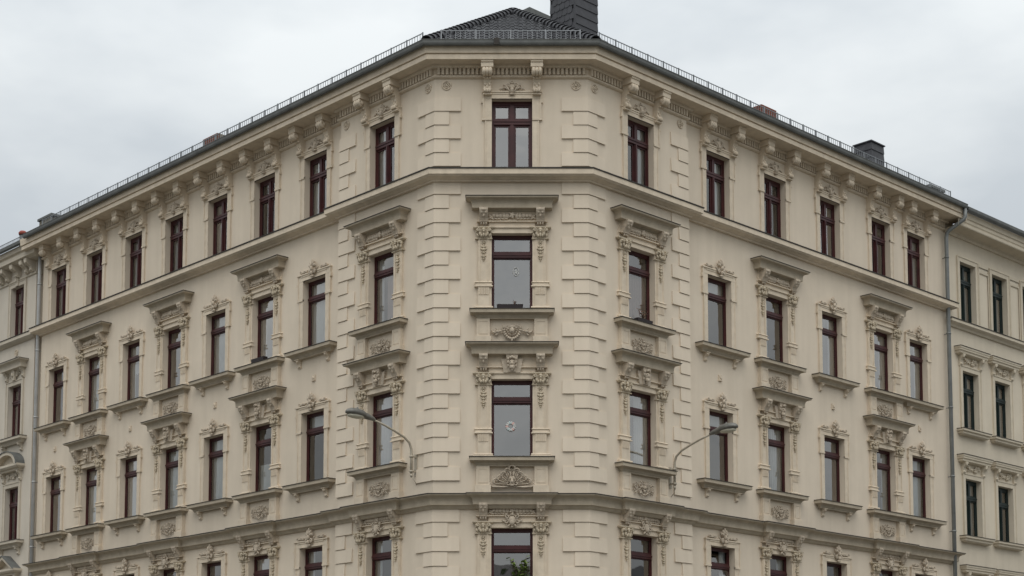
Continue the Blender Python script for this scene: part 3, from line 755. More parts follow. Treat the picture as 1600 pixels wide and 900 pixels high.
ql, qr = upw(PX('L', 5.0, -dA), -dA), upw(PX('R', 5.0, -dA), -dA)
mb.add([tuple(APEX), up(eL, EO), ql], [(0,1,2)]); mb.add([tuple(APEX), qr, up(eR, EO)], [(0,1,2)])
lb, rb = PX('L', LE, -11), PX('R', RE, -11); cb = (0.1, 11.6*1.08)
mb.add([ql, (cb[0], cb[1], EZ+ZC), tuple(APEX)], [(0,1,2)]); mb.add([qr, tuple(APEX), (cb[0], cb[1], EZ+ZC)], [(0,1,2)])
mb.add([upw(lr, -dA), ql, (cb[0], cb[1], EZ+ZC), (lb[0], lb[1], EZ+ZC)], [(0,1,2,3)])
mb.add([qr, upw(rr, -dA), (rb[0], rb[1], EZ+ZC), (cb[0], cb[1], EZ+ZC)], [(0,1,2,3)])
roof = put('roof', mb.mesh('roof', 'tile'), house)
def m_tile(w=.235, L=.42):
    mb = MB(); n = 6; vs = []
    for j, yy in enumerate((0, L)):
        for i in range(n+1):
            u = i/n; vs.append(((u-.5)*w, yy, (.035*math.sin(math.pi*min(1, u*1.6)) if u < .63 else -.005) + (.03 if j == 0 else .0)))
    fs = [(i, i+1, n+2+i, n+1+i) for i in range(n)]
    mb.add(vs, fs, True)
    mb.add([vs[i] for i in range(n+1)] + [(vs[i][0], 0, vs[i][2]-.025) for i in range(n+1)], [(i+1, i, n+1+i, n+2+i) for i in range(n)])
    return mb.mesh('roof_tile', 'tile')
sl = math.atan(k_); tl = .34
nrow = int((EO + dA)/math.cos(sl)/tl)
for r in range(nrow):
    d = r*tl*math.cos(sl)
    x0 = eL[0] + d*math.tan(AL/2); x1 = eR[0] - d*math.tan(AR/2)
    x = math.floor(x0/.235)*.235 + .2
    while x < x1 - .12:
        if x > x0 + .12:
            put('roof_tile', cached('tile', m_tile), roof, T(x, -EO + d, EZ + k_*d + ZC + .02 + rc.uniform(-.004,.004)) @ Matrix.Rotation(sl, 4, 'X') @ Matrix.Rotation(rc.uniform(-.01,.01), 4, 'Z'))
        x += .235
def m_ridge(L=.36):
    mb = MB(); n = 8; vs = []
    prof = [(0, .165), (.06, .165), (.065, .14), (L, .115)]
    for yy, r in prof:
        for i in range(n+1):
            a = math.pi*(-.08 + 1.16*i/n); vs.append((r*math.cos(a), yy, r*.95*math.sin(a)))
    fs = [(j*(n+1)+i, j*(n+1)+i+1, (j+1)*(n+1)+i+1, (j+1)*(n+1)+i) for j in range(3) for i in range(n)]
    mb.add(vs, fs, True)
    mb.add([vs[i] for i in range(n+1)] + [(vs[i][0]*.8, .01, vs[i][2]*.8) for i in range(n+1)], [(i, i+1, n+2+i, n+1+i) for i in range(n)])
    return mb.mesh('ridge_tile', 'tile')
for e in (eL, eR):
    a = Vector(up(e, EO)); dv = APEX - a; L = dv.length; n = int(L/.275); q = dv.to_track_quat('Y', 'Z').to_matrix().to_4x4()
    for i in range(n):
        p = a + dv*((i+.1)/n); put('ridge_tile', cached('ridge', m_ridge), roof, Matrix.Translation(p + Vector((0,0,.03))) @ q @ Matrix.Rotation(rc.uniform(-.02,.02), 4, 'Z'))
mb = MB(); mb.ell(APEX.x, APEX.y, APEX.z+.05, .2, .2, .11); mb.ell(APEX.x+.0, APEX.y+.3, APEX.z+.06, .16, .3, .12)
put('hip_cap', mb.mesh('hip_cap', 'tile'), roof)
# metal-edged box standing behind the hip
bx = FM['R'] @ T(-5.0, 6.0, 0)
def m_boxd():
    mb = MB(); mb.box(0, 3.6, 0, .8, 20.5, 22.98); return mb.mesh('dormer', 'slate')
P7 = Vector((.596, 7.0, 0)); f7 = FM['R'].inverted() @ Vector((.596, 7.0, ZC))
dm = put('dormer', m_boxd(), house, FM['R'] @ T(f7.x, f7.y, 0))
mb = MB(); mb.box(-.04, 3.64, -.04, .84, 23.02, 23.26); put('dormer_coping', mb.mesh('dormer_coping', 'zinc'), dm)
mb = MB(); mb.box(-.02, 3.62, -.02, .82, 22.975, 23.025); put('dormer_flashing', mb.mesh('dormer_flashing', 'dark'), dm)

# slate-clad chimney rising out of the frame
ch = put('chimney', bpy.data.meshes.new('chimney'), house, FM['R'] @ T(1.09, 1.5, 0))
mb = MB(); mb.box(.015, .945, .015, .985, 18.9, 24.6); ch.data = mb.mesh('chimney', 'dark')
mb = MB(); mb.box(-.05, 1.01, -.05, 1.05, 24.6, 24.7); put('chimney_cap', mb.mesh('chimney_cap', 'zinc'), ch)
mb = MB(); mb.prism([(0,0),(-.030,0),(-.004,.36),(0,.36)], 0.0, .955); brd = mb.mesh('cladding_board', 'slate')
z = 19.05
while z < 24.5:
    put('cladding_board', brd, ch, T(0, .012, z)); z += .262
def m_slate(side):
    mb = MB()   # rounded-off slate, leaning out at its foot, on the left flank
    o = [(.0,.05),(.03,0),(.15,.0),(.19,.03),(.19,.30),(.0,.30)]
    vs = [(-.028+.020*(z_/.3), y_, z_) for y_, z_ in o] + [(-.010, y_, z_) for y_, z_ in o]; n = len(o)
    mb.add(vs, [tuple(range(n)), *[(i, n+i, n+(i+1)%n, (i+1)%n) for i in range(n)]]); return mb.mesh('slate', 'slate')
z = 19.9; row = 0
while z < 24.5:
    y = .0 if row % 2 else .098
    while y < .95:
        if -.03 < y < .80:
            put('slate', cached('slate', lambda: m_slate(0)), ch, T(.012, y, z))
        y += .196
    z += .20; row += 1
mb = MB(); mb.box(-.035,.012,-.035,.012,18.95,24.6); put('corner_bead', mb.mesh('corner_bead', 'slate'), ch)

# smaller chimneys on the wings
c2 = put('chimney', bpy.data.meshes.new('chimney'), house, FM['R'] @ T(16.75, 2.0, 0))
mb = MB(); mb.box(.02, .79, .02, .70, 19.2, 21.28); c2.data = mb.mesh('chimney', 'dark')
mb = MB(); mb.box(-.035, .845, -.035, .755, 21.26, 21.30); put('chimney_cap', mb.mesh('chimney_cap', 'slate'), c2)
mb = MB(); mb.prism([(0,0),(-.03,0),(-.004,.3),(0,.3)], 0.0, .81); b2 = mb.mesh('cladding_board', 'slate')
mb = MB(); mb.prism([(0,0),(-.03,0),(-.004,.3),(0,.3)], 0.0, .72); b3 = mb.mesh('cladding_board', 'slate')
for i in range(7):
    put('cladding_board', b2, c2, T(0, .02, 19.3 + i*.28))
    put('cladding_board', b3, c2, T(.02, .72, 19.3 + i*.28) @ Matrix.Rotation(rad(-90), 4, 'Z'))
def brick_stack(parent, mtx, w, d, z0, z1, m, cap=None):
    c = put('chimney', bpy.data.meshes.new('chimney'), parent, mtx)
    mb = MB(); mb.box(.006, w-.006, .006, d-.006, z0, z1-.01); c.data = mb.mesh('chimney', 'gbrick')
    nz_ = int((z1-z0)/.083)
    for k in range(max(0, nz_-8), nz_):
        zz = z0 + k*(z1-z0)/nz_; n = max(2, int(w/.25)); bw = w/n
        for i in range(n):
            me = cached(('bk', round(bw, 3), m), lambda: (lambda q: (q.box(.006, bw-.006, -.006, .1, .006, .075), q.mesh('brick', m))[1])(MB()))
            put('brick', me, c, T(i*bw, 0, zz))
        n2 = max(2, int(d/.25)); bd = d/n2
        for i in range(n2):
            me = cached(('bks', round(bd, 3), m), lambda: (lambda q: (q.box(-.006, .1, .006, bd-.006, .006, .075), q.mesh('brick', m))[1])(MB()))
            put('brick', me, c, T(0, i*bd, zz))
    if cap:
        mb = MB(); mb.box(-.06, w+.06, -.06, d+.06, z1, z1+.09); put('chimney_cap', mb.mesh('chimney_cap', cap), c)
    return c
brick_stack(house, FM['L'] @ T(-13.28, 1.2, 0), .88, .6, 19.3, 20.28, 'brick')
brick_stack(house, FM['R'] @ T(9.33, 1.2, 0), .78, .6, 19.3, 20.25, 'brick')

# snow guards along the eaves
def guard(fr, s0, s1, o, z, post, bar, hh):
    mid = (s0+s1)/2; sg = -1 if fr == 'L' else 1
    base_m = FM[fr]
    g = put('snow_guard', bpy.data.meshes.new('snow_guard'), house, base_m)
    mb = MB(); xa, xb = sorted((sg*s0, sg*s1)); mb.box(xa, xb, -o-.010, -o+.010, z+hh-.02, z+hh); mb.box(xa, xb, -o-.010, -o+.010, z+.015, z+.033); g.data = mb.mesh('snow_guard', 'zinc_lt')
    mb = MB(); n = int((s1-s0)/bar)
    for i in range(n+1):
        x = sg*(s0 + i*(s1-s0)/n); mb.box(x-.006, x+.006, -o-.005, -o+.005, z+.033, z+hh-.02)
    put('guard_bars', mb.mesh('guard_bars', 'zinc_lt'), g, kind='stuff')
    mb = MB(); mb.box(-.016,.016,-.016,.012,0,hh+.015); mb.box(-.016,.016,.012,.30,0,.02); pm = mb.mesh('post', 'zinc_lt')
    n = round((s1-s0)/post)
    for i in range(n+1):
        put('post', pm, g, T(sg*(s0 + i*(s1-s0)/n), -o, z))
guard('L', -.02, LE-1.0, .46, 18.74, .66, .11, .31)
guard('R', -.02, RE-.5, .46, 18.74, .66, .11, .31)
guard('F', -1.86, 1.86, .42, 18.78, .93, .125, .30)

# downpipes
def pipe(parent, fr, pts, r, m, clamps, y=None):
    mb = MB(); mb.tube(pts, r, 10); p = put('downpipe', mb.mesh('downpipe', m), parent, FM[fr])
    for z in clamps:
        q = pts[-1]; mb2 = MB(); mb2.tube([(q[0],q[1],z-.03),(q[0],q[1],z+.03)], r*1.18, 10); mb2.tube([(q[0],q[1],z),(q[0],q[1]+.25,z)], .015, 4)
        put('pipe_clamp', mb2.mesh('pipe_clamp', m), p)
rx = RE - .10
pipe(house, 'R', [(RE+.17,-.62,18.55),(RE+.17,-.62,18.28),(RE+.14,-.58,18.18),(rx+.06,-.10,17.86),(rx+.02,-.04,17.76),(rx,-.02,17.6),(rx,-.02,GZ)], .07, 'pipe_dk', [16.9, 14.2, 11.6, 9.2, 7.3, 5.2])
pipe(house, 'L', [(-LE-.12,.06,18.12),(-LE-.12,.06,17.0),(-LE-.12,.06,GZ)], .068, 'pipe_lt', [17.0, 14.5, 12.0, 9.6, 7.2])

# ------------------------------------------------------------------ neighbouring houses
def m_plain_arch(hw, h, wd, m):
    mb = MB()
    for sx in (-1,1):
        mb.box(min(sx*hw, sx*(hw+wd)), max(sx*hw, sx*(hw+wd)), -.04, 0, -h, wd); mb.box(min(sx*(hw+wd), sx*(hw+wd+.03)), max(sx*(hw+wd), sx*(hw+wd+.03)), -.06, 0, -h, wd+.03)
    mb.box(-hw, hw, -.04, 0, 0, wd); mb.box(-hw-wd, hw+wd, -.06, 0, wd, wd+.03)
    return mb.mesh('window_surround', m)
def m_nconsole(m):
    mb = MB(); mb.prism([(0,.42),(-.2,.42),(-.2,.36),(-.14,.28),(-.08,.2),(-.06,.12),(-.09,.06),(-.05,0),(0,0)], -.08, .08)
    mb.ell(0,-.16,.33,.07,.05,.06); mb.ell(0,-.08,.08,.06,.035,.05); return mb.mesh('console', m)
def m_fruit(w, m):
    mb = MB(); r = random.Random(3)
    for i in range(26): mb.ell(r.uniform(-w,w), -.05, r.uniform(-.10,.10), r.uniform(.03,.06), .035, r.uniform(.02,.035), r.uniform(-1,1), 6, 4)
    for sx in (-1,1): mb.scroll(sx*w*.6,-.06,0,.08,.02,0,1.2*sx,.022)
    return mb.mesh('frieze_ornament', m)
NL = thing('apartment_house', 'pale grey stucco house at the left edge with arched and triangular window hoods', 'building')
nlx = [24.2, 27.3, 30.4, 33.5]; NLS = 22.78
nT = (17.32, 13.51, 9.61, 5.7); nH = (1.97, 2.06, 2.06, 2.1)
ops = [(-c-.52, -c+.52, t-h, t) for c in nlx for t, h in zip(nT, nH)]
nwall = put('wall', wall_mesh(-36, -NLS, GZ, 18.2, ops, 'stuc_l', y=SETB), NL, FM['L'])
mb = MB(); y = .55
mb.add([(-NLS-.01,y,GZ),(-LE+.0,y,GZ),(-LE+.0,y,18.3),(-NLS-.01,y,18.3)], [(0,1,2,3)]); mb.add([(-NLS,SETB,GZ),(-NLS,y,GZ),(-NLS,y,18.2),(-NLS,SETB,18.2)], [(0,1,2,3)])
put('wall_recess', mb.mesh('wall_recess', 'stuc_l'), NL, FM['L'])
interior(-36, -NLS-.2, GZ, 18.1, FLO, SETB+.3, NL, 'L')
npth = [PX('L',36,-SETB), PX('L',NLS,-SETB), PX('L',NLS,-.56)]
mb = MB(); mb.sweep(npth, [(-.01,15.33),(.20,15.30),(.20,15.18),(.14,15.13),(.06,15.08),(-.01,15.06)]); sc_ = put('string_course', mb.mesh('string_course', 'trim_l'), NL)
mb = MB(); mb.sweep(npth, [(-.01,15.36),(.22,15.33),(.22,15.305),(-.01,15.335)]); put('flashing', mb.mesh('flashing', 'flash'), sc_)
npe = [PX('L',36,-SETB), PX('L',LE+.33,-SETB), PX('L',LE+.33,-1)]
mb = MB(); mb.sweep(npe, [(-.01,18.02),(.30,18.04),(.32,18.06),(.46,18.10),(.46,18.26),(.42,18.28),(.42,18.32),(.50,18.36),(.55,18.52),(.0,18.6)]); nc = put('cornice', mb.mesh('cornice', 'trim_l'), NL)
mb = MB(); mb.sweep(npth, [(-.01,17.60),(.05,17.60),(.05,17.53),(-.01,17.52)]); put('frieze_moulding', mb.mesh('frieze_moulding', 'trim_l'), nc)
mb = MB(); mb.sweep(npe, [(.55,18.66),(.56,18.55),(.62,18.50),(.68,18.55),(.69,18.66),(.66,18.66),(.56,18.60)]); put('gutter', mb.mesh('gutter', 'zinc'), NL)
def m_nbr(m):
    mb = MB(); mb.prism([(0,18.06),(-.40,18.06),(-.40,17.98),(-.38,17.9),(-.30,17.84),(-.2,17.80),(-.15,17.7),(-.14,17.62),(0,17.6)], -.11, .11)
    mb.ell(0,-.36,17.92,.10,.07,.07); mb.ell(0,-.16,17.68,.08,.05,.06); return mb.mesh('bracket', m)
def m_nkey(m):
    mb = MB(); mb.tbox(-.13,.13,-.12,0,.0,.36,.03,.03); mb.box(-.16,.16,-.15,0,.36,.42); mb.ell(0,-.12,.2,.05,.04,.09); return mb.mesh('keystone', m)
for s in (22.95, 23.35, 24.1, 24.9, 25.4, 26.2, 27.0, 27.8): put('bracket', cached('nbr', lambda: m_nbr('trim_l')), nc, FM['L'] @ T(-s, SETB, 0))
for c in nlx:
    for fl, t, h in zip((4,3,2,1), nT, nH):
        A = FM['L'] @ T(-c, SETB, t)
        w = put('window', cached(('fcn', h), lambda: frame_cross('red', h, .60, .52)), NL, A)
        panes(w, [(-.465,-.055,-.55,-.10), (.055,.465,-.55,-.10), (-.465,-.055,-h+.08,-.685), (.055,.465,-h+.08,-.685)], 'red'); add_curtains(w, h, rc.choice(['pair','net','none']))
        s = put('window_surround', cached(('npa', h), lambda: m_plain_arch(.52, h, .14, 'trim_l')), NL, A)
        if fl == 4: put('keystone', cached('nkey', lambda: m_nkey('trim_l')), s, T(0, 0, .0))
        else:
            put('sill', cached('nsill', lambda: m_sill(.72, 'trim_l')), s, T(0, 0, -h)); put('flashing', cached('nsf', lambda: m_flash(.72, .29, 0)), s, T(0, 0, -h))
            for sx in (-1,1):
                put('sill_bracket', cached('nsb', lambda: m_sillbracket('trim_l')), s, T(sx*.66, 0, -h)); put('console', cached('ncon', lambda: m_nconsole('trim_l')), s, T(sx*.66, 0, .2))
            put('frieze_ornament', cached('nfr', lambda: m_fruit(.42, 'trim_l')), s, T(0, 0, .42))
        if fl == 3:
            put('hood', cached('nhood', lambda: m_hood(.60, [(p, z-.07) for p, z in HOODP], 'trim_l')), s); put('flashing', cached('nhf', lambda: m_flash(.60, .40, .845)), s)
            put('keystone', cached('nkey', lambda: m_nkey('trim_l')), s, T(0, -.03, .17))
        if fl in (2, 1):
            mb = MB(); n = 12 if fl == 2 else 2; R0 = .62
            pts = []
            for i in range(n+1):
                a = math.pi*i/n; pts.append((-math.cos(a)*R0*1.42, .78 + (math.sin(a)*.52)))
            mb.moulding(.60, [(0,.80),(.34,.80),(.34,.72),(.28,.66),(.2,.64),(.2,.58),(0,.56)])
            put('hood', mb.mesh('hood', 'trim_l'), s)
            def arc(y0, y1, k0, k1, m, nm):
                b = MB(); vs = []
                for (x, z) in pts:
                    for kk in (k0, k1): zz = .78 + (z-.78)*kk; vs += [(x*kk, y0, zz), (x*kk, y1, zz)]
                f = []
                for i in range(len(pts)-1):
                    a = 4*i; f += [(a,a+4,a+6,a+2),(a+2,a+6,a+7,a+3),(a+1,a+3,a+7,a+5),(a,a+1,a+5,a+4)]
                b.add(vs, f); return put(nm, b.mesh(nm, m), s)
            arc(-.34, 0, .78, 1.0, 'trim_l', 'hood_arch'); arc(-.37, 0, 1.0, 1.05, 'zinc', 'hood_cover')
            b = MB(); vs = [(x*.8, -.10, .78+(z-.78)*.8) for x, z in pts]; b.add(vs, [tuple(range(len(vs)))]); put('hood_panel', b.mesh('hood_panel', 'trim_l'), s)
put('roundel', cached('roul', m_roundel), nwall, T(-24.2, SETB, 14.75))
# its roof, chimney and flue pot
mb = MB(); a, b = PX('L',36,.3), PX('L',LE+.2,.3); c, d = PX('L',LE+.2,-5.5), PX('L',36,-5.5)
mb.add([(*a,18.6+ZC),(*b,18.6+ZC),(*c,22.2+ZC),(*d,22.2+ZC)], [(0,1,2,3)]); nr = put('roof', mb.mesh('roof', 'tile'), NL)
brick_stack(NL, FM['L'] @ T(-24.75, 1.2, 0), 1.0, .7, 19.1, 20.22, 'gbrick', 'zinc')
mb = MB(); mb.tube([(0,0,19.2),(0,0,19.86)], .13, 10); fp = put('flue_pipe', mb.mesh('flue_pipe', 'zinc'), NL, FM['L'] @ T(-25.7, 1.0, 0))
mb = MB(); mb.tube([(0,0,19.86),(0,0,19.95),(0,0,20.02)], [.15,.17,.11], 10); put('flue_cap', mb.mesh('flue_cap', 'clay'), fp)
def nguard(par, fr, s0, s1, o, z):
    g = put('snow_guard', bpy.data.meshes.new('snow_guard'), par, FM[fr]); sg = -1 if fr == 'L' else 1; xa, xb = sorted((sg*s0, sg*s1))
    mb = MB(); mb.box(xa, xb, -o-.01, -o+.01, z+.2, z+.22); mb.box(xa, xb, -o-.01, -o+.01, z+.02, z+.035)
    g.data = mb.mesh('snow_guard', 'zinc_lt'); mb = MB()
    for i in range(int((s1-s0)/.1)): x = sg*(s0+i*.1); mb.box(x-.008, x+.008, -o-.005, -o+.005, z, z+.2)
    put('guard_bars', mb.mesh('guard_bars', 'zinc_lt'), g, kind='stuff')
nguard(NL, 'L', 22.7, 34, .40, 18.66)

NR = thing('apartment_house', 'pale sand stucco house at the right edge with dark green windows', 'building')
nrx = [19.80, 22.02, 24.24, 26.46, 28.68]
rT = (17.03, 13.10, 9.27, 5.4); rH = (2.23, 2.12, 2.05, 2.05); NW = .53
ops = [(c-NW, c+NW, t-h, t) for c in nrx for t, h in zip(rT, rH)]
NRY = .12
rwall = put('wall', wall_mesh(RE+.003, 30.5, GZ, 18.3, ops, 'stuc_r', y=NRY+.03), NR, FM['R'])
interior(RE+.1, 30.5, GZ, 18.1, [14.6, 10.6, 6.9, 3], .45, NR, 'R')
rp = [PX('R',RE+.005,-.5), PX('R',RE+.005,-.15), PX('R',30.5,-.15)]
rp2 = [PX('R',RE+.28,-.15), PX('R',30.5,-.15)]
mb = MB(); mb.sweep([PX('R',RE+.28,-.4)] + rp2, [(-.01,14.82),(.22,14.80),(.22,14.70),(.18,14.67),(.10,14.62),(.06,14.56),(-.01,14.55)]); q = put('string_course', mb.mesh('string_course', 'trim_r'), NR)
mb = MB(); mb.sweep([PX('R',RE+.28,-.4)] + rp2, [(-.01,14.85),(.24,14.825),(.24,14.80),(-.01,14.823)]); put('flashing', mb.mesh('flashing', 'flash'), q)
mb = MB(); mb.sweep([PX('R',RE+.58,-1), PX('R',RE+.58,-.15), PX('R',30.5,-.15)] if False else [PX('R',RE+.006,-.15), PX('R',30.5,-.15)],
    [(-.01,17.86),(.06,17.86),(.10,17.93),(.10,17.97),(.14,18.0),(.56,18.02),(.58,18.01),(.60,18.04),(.60,18.14),(.57,18.16),(.60,18.20),(.60,18.30),(.64,18.33),(.66,18.44),(.70,18.50),(.2,18.56)])
put('cornice', mb.mesh('cornice', 'trim_r'), NR)
mb = MB(); mb.sweep([PX('R',RE+.30,-.15), PX('R',30.5,-.15)], [(.70,18.66),(.70,18.55),(.74,18.50),(.79,18.50),(.83,18.56),(.835,18.66),(.80,18.66),(.72,18.58)]); put('gutter', mb.mesh('gutter', 'zinc'), NR)
mb = MB(); a, b = PX('R',RE+.1,.5), PX('R',30.5,.5); c, d = PX('R',30.5,-5.5), PX('R',RE+.1,-5.5)
mb.add([(*a,18.62+ZC),(*b,18.62+ZC),(*c,22.2+ZC),(*d,22.2+ZC)], [(0,1,2,3)]); put('roof', mb.mesh('roof', 'tile'), NR)
brick_stack(NR, FM['R'] @ T(19.24, 1.2, 0), .87, .6, 19.1, 20.0, 'gbrick', 'zinc')
def m_rhood():
    mb = MB(); mb.moulding(.74, [(0,.80),(.26,.79),(.26,.73),(.24,.70),(.24,.66),(.20,.63),(.20,.57),(.14,.54),(.06,.52),(0,.52)]); return mb.mesh('hood', 'trim_r')
for c in nrx:
    for fl, t, h in zip((4,3,2,1), rT, rH):
        A = FM['R'] @ T(c, .15, t)
        w = put('window', cached(('fcr', h), lambda: frame_cross('green', h, .62, NW)), NR, A)
        panes(w, [(-.475,-.055,-.57,-.10), (.055,.475,-.57,-.10), (-.475,-.055,-h+.08,-.705), (.055,.475,-h+.08,-.705)], 'green'); add_curtains(w, h, rc.choice(['pair','net','none','halfl']))
        s = put('window_surround', cached(('rpa', h), lambda: m_plain_arch(NW, h, .15, 'trim_r')), NR, A)
        if fl < 4:
            put('hood', cached('rhood', m_rhood), s); put('flashing', cached('rhf', lambda: m_flash(.74, .26, .79)), s)
            put('sill', cached('rsill', lambda: m_sill(.70, 'trim_r', [(0,0),(.26,-.002),(.26,-.07),(.23,-.09),(.20,-.10),(.20,-.16),(.14,-.20),(0,-.22)])), s, T(0, 0, -h)); put('flashing', cached('rsf', lambda: m_flash(.70, .26, 0)), s, T(0, 0, -h))
            put('frieze_ornament', cached('rfr', lambda: m_fruit(.42, 'trim_r')), s, T(0, 0, .38))
            for sx in (-1,1): put('console', cached('rcon', lambda: m_nconsole('trim_r')), s, T(sx*.66, 0, .14))
for c in nrx[:-1]:
    a, b = NW+.24, 2.22-NW-.24; mb = MB()
    mb.add([(a,.115,14.85),(a+.05,.115,14.9),(b-.05,.115,14.9),(b,.115,14.85),(a,.115,16.95),(a+.05,.115,16.88),(b-.05,.115,16.88),(b,.115,16.95)], [(0,1,5,4),(1,0,3,2),(3,7,6,2),(4,5,6,7)])
    mb.add([(a,.16,14.85),(b,.16,14.85),(b,.16,17.2),(a,.16,17.2),(a,.115,14.85),(b,.115,14.85),(b,.115,17.2),(a,.115,17.2)], [(0,4,7,3),(1,2,6,5),(2,3,7,6)])
    mb.add([(a,.115,17.10),(b,.115,17.10),(b,.115,17.2),(a,.115,17.2)], [(0,1,2,3)])
    put('wall_panel', mb.mesh('wall_panel', 'trim_r'), NR, FM['R'] @ T(c, 0, 0))

# ------------------------------------------------------------------ street lamps on the facade
def lamp(label, fr, x, z0, y0):
    o = thing('street_lamp', label, 'street lamp', group='street lamps fixed to the corner house', mtx=FM[fr] @ T(x, y0, z0))
    mb = MB(); mb.tube([(0,-.17,-.28),(0,-.17,.24),(0,-.175,.40),(0,-.24,.56),(0,-.42,.69),(0,-.75,.81),(0,-1.11,.92),(0,-1.52,1.02)], [.036,.036,.034,.033,.032,.031,.03,.028], 8)
    put('arm', mb.mesh('arm', 'lamppole'), o)
    mb = MB(); mb.box(-.05,.05,-.02,.0,-.32,.28)
    for zz in (-.2,.2): mb.tube([(0,-.17,zz-.025),(0,-.17,zz+.025)], .055, 8); mb.box(-.02,.02,-.17,-.02,zz-.02,zz+.02)
    mb.tube([(0,-.17,-.36),(0,-.17,-.27)], [.028,.045], 8); mb.tube([(0,-.17,-.35),(.05,-.1,-.45),(.03,-.01,-.55)], .009, 4)
    put('wall_bracket', mb.mesh('wall_bracket', 'lamppole'), o)
    # housing: cross-sections along its axis
    st = [(0,.045,.045,.0),(.06,.06,.055,.005),(.2,.085,.075,.012),(.32,.10,.085,.02),(.45,.15,.10,.03),(.62,.165,.105,.03),(.78,.15,.09,.022),(.88,.10,.06,.012),(.93,.03,.025,.006)]
    mb = MB(); n = 12; vs = []
    for t, w, h, c in st:
        for k in range(n):
            a = 2*math.pi*k/n; zz = math.sin(a)*h; 
            if zz < 0: zz *= .55
            vs.append((math.cos(a)*w*1.1, -1.44-t, 1.01 + t*.09 + zz*1.3 + c))
    fs = [(i*n+k, i*n+(k+1)%n, (i+1)*n+(k+1)%n, (i+1)*n+k) for i in range(len(st)-1) for k in range(n)]
    fs += [tuple(range(n))[::-1], tuple((len(st)-1)*n+k for k in range(n))]
    mb.add(vs, fs, True)
    mb.tube([(0,-2.0,1.2),(0,-2.0,1.26)], [.03,.02], 8)
    hd = put('lamp_head', mb.mesh('lamp_head', 'lampgrey'), o)
    mb = MB(); mb.ell(0,-2.05,1.025,.135,.28,.07,0,10,6); put('lens', mb.mesh('lens', 'lens'), hd)
    return o
lamp('grey street lamp on a curved arm reaching left, left of the corner bay', 'L', -.692, 7.46, 0)
lamp('grey street lamp on a curved arm reaching right, right of the corner bay', 'R', 3.274, 7.42, 0)

# ------------------------------------------------------------------ things on the window ledges and in the windows
def planter(fr, x, y, z, w, label):
    o = thing('window_box', label, 'window box', group='planters on window sills', mtx=FM[fr] @ T(x, y, z))
    mb = MB(); mb.tbox(-w/2, w/2, -.08, .08, 0, .13, .02, .01); put('trough', mb.mesh('trough', 'box'), o)
    mb = MB(); mb.box(-w/2+.02, w/2-.02, -.06, .06, .131, .138); put('soil', mb.mesh('soil', 'bark'), o)
    return o
def plant(fr, x, y, z, h, w, n, m, label, cat='plant', leaf=.05):
    o = thing('potted_plant', label, cat, mtx=FM[fr] @ T(x, y, z)); r = random.Random(int(x*100)+n)
    st = MB(); lf = MB()
    for i in range(max(3, n//9)):
        bx_, ex = r.uniform(-w*.5, w*.5), r.uniform(-w, w); hh = h*r.uniform(.6, 1); ey = r.uniform(-.06,.06)
        pts = [(bx_+(ex-bx_)*t**1.5, ey*t, hh*t) for t in (0,.35,.7,1)]
        st.tube(pts, [.008,.006,.005,.003], 4)
        for k in range(9):
            t = r.uniform(.3, 1); px, py, pz = bx_+(ex-bx_)*t**1.5, ey*t, hh*t
            a, b = r.uniform(0, 6.28), r.uniform(-.6,.8); L = leaf*r.uniform(.7,1.3)
            d = Vector((math.cos(a)*math.cos(b), math.sin(a)*math.cos(b), math.sin(b))); sd_ = d.cross(Vector((0,0,1))).normalized()*L*.42
            p = Vector((px,py,pz)); lf.add([p, p+d*L*.5+sd_, p+d*L, p+d*L*.5-sd_], [(0,1,2,3)])
    put('stem', st.mesh('stem', 'bark'), o); put('foliage', lf.mesh('foliage', m), o, kind='stuff')
    return o
planter('F', -.02, -.08, T3-HH+.025, .70, 'long dark planter on the sill of the third-row corner window')
plant('F', .10, -.08, T3-HH+.15, .14, .06, 16, 'dry', 'small withered plant in the dark planter of the corner window', leaf=.035)
planter('L', -8.05, .0, T3-HH+.03, .66, 'dark planter on the sill of the hooded window left of the left bay')
planter('R', 2.12, -.08, T3-HH+.025, .62, 'dark planter holding dried flowers on the right bay window sill')
plant('R', 2.10, -.08, T3-HH+.15, .28, .24, 90, 'dry', 'reddish dried flowers in the planter of the right bay window', leaf=.045)
planter('F', .22, -.10, T1-HH+.025, .60, 'dark planter on the lowest corner window sill under a green plant')
plant('F', .25, -.12, T1-HH+.15, 1.24, .30, 330, 'leaf', 'leafy green plant rising in front of the lowest corner window', leaf=.11)
def ring(fr, x, y, z, rx, rz, n, mats_, label, name):
    o = thing(name, label, 'window ornament', mtx=FM[fr] @ T(x, y, z))
    mb = MB(); mb.tube([(rx*math.cos(2*math.pi*i/20), 0, rz*math.sin(2*math.pi*i/20)) for i in range(21)], .013, 5)
    put('hoop', mb.mesh('hoop', 'white'), o)
    if not n:
        b = MB(); b.ell(-.005,0,.03,.022,.01,.03); b.ell(.005,0,-.03,.03,.01,.045,.3); b.ell(.03,0,.0,.02,.008,.012,.8); put('figure', b.mesh('figure', 'white'), o)
    for i in range(n):
        a = 2*math.pi*i/n; b = MB(); b.ell(0,-.01,0,.045,.014,.03,a); put('petal', b.mesh('petal', mats_[i % len(mats_)]), o, T(rx*math.cos(a), 0, rz*math.sin(a)))
    return o
ring('F', .0, .196, 8.43, .10, .10, 14, ['white','white','pink','white','teal'], 'round flower wreath hanging in the second-row corner window', 'window_wreath')
ring('F', .14, .196, 12.64, .075, .115, 0, [], 'pale oval hoop with a small figure hanging in the third-row corner window', 'window_hoop')
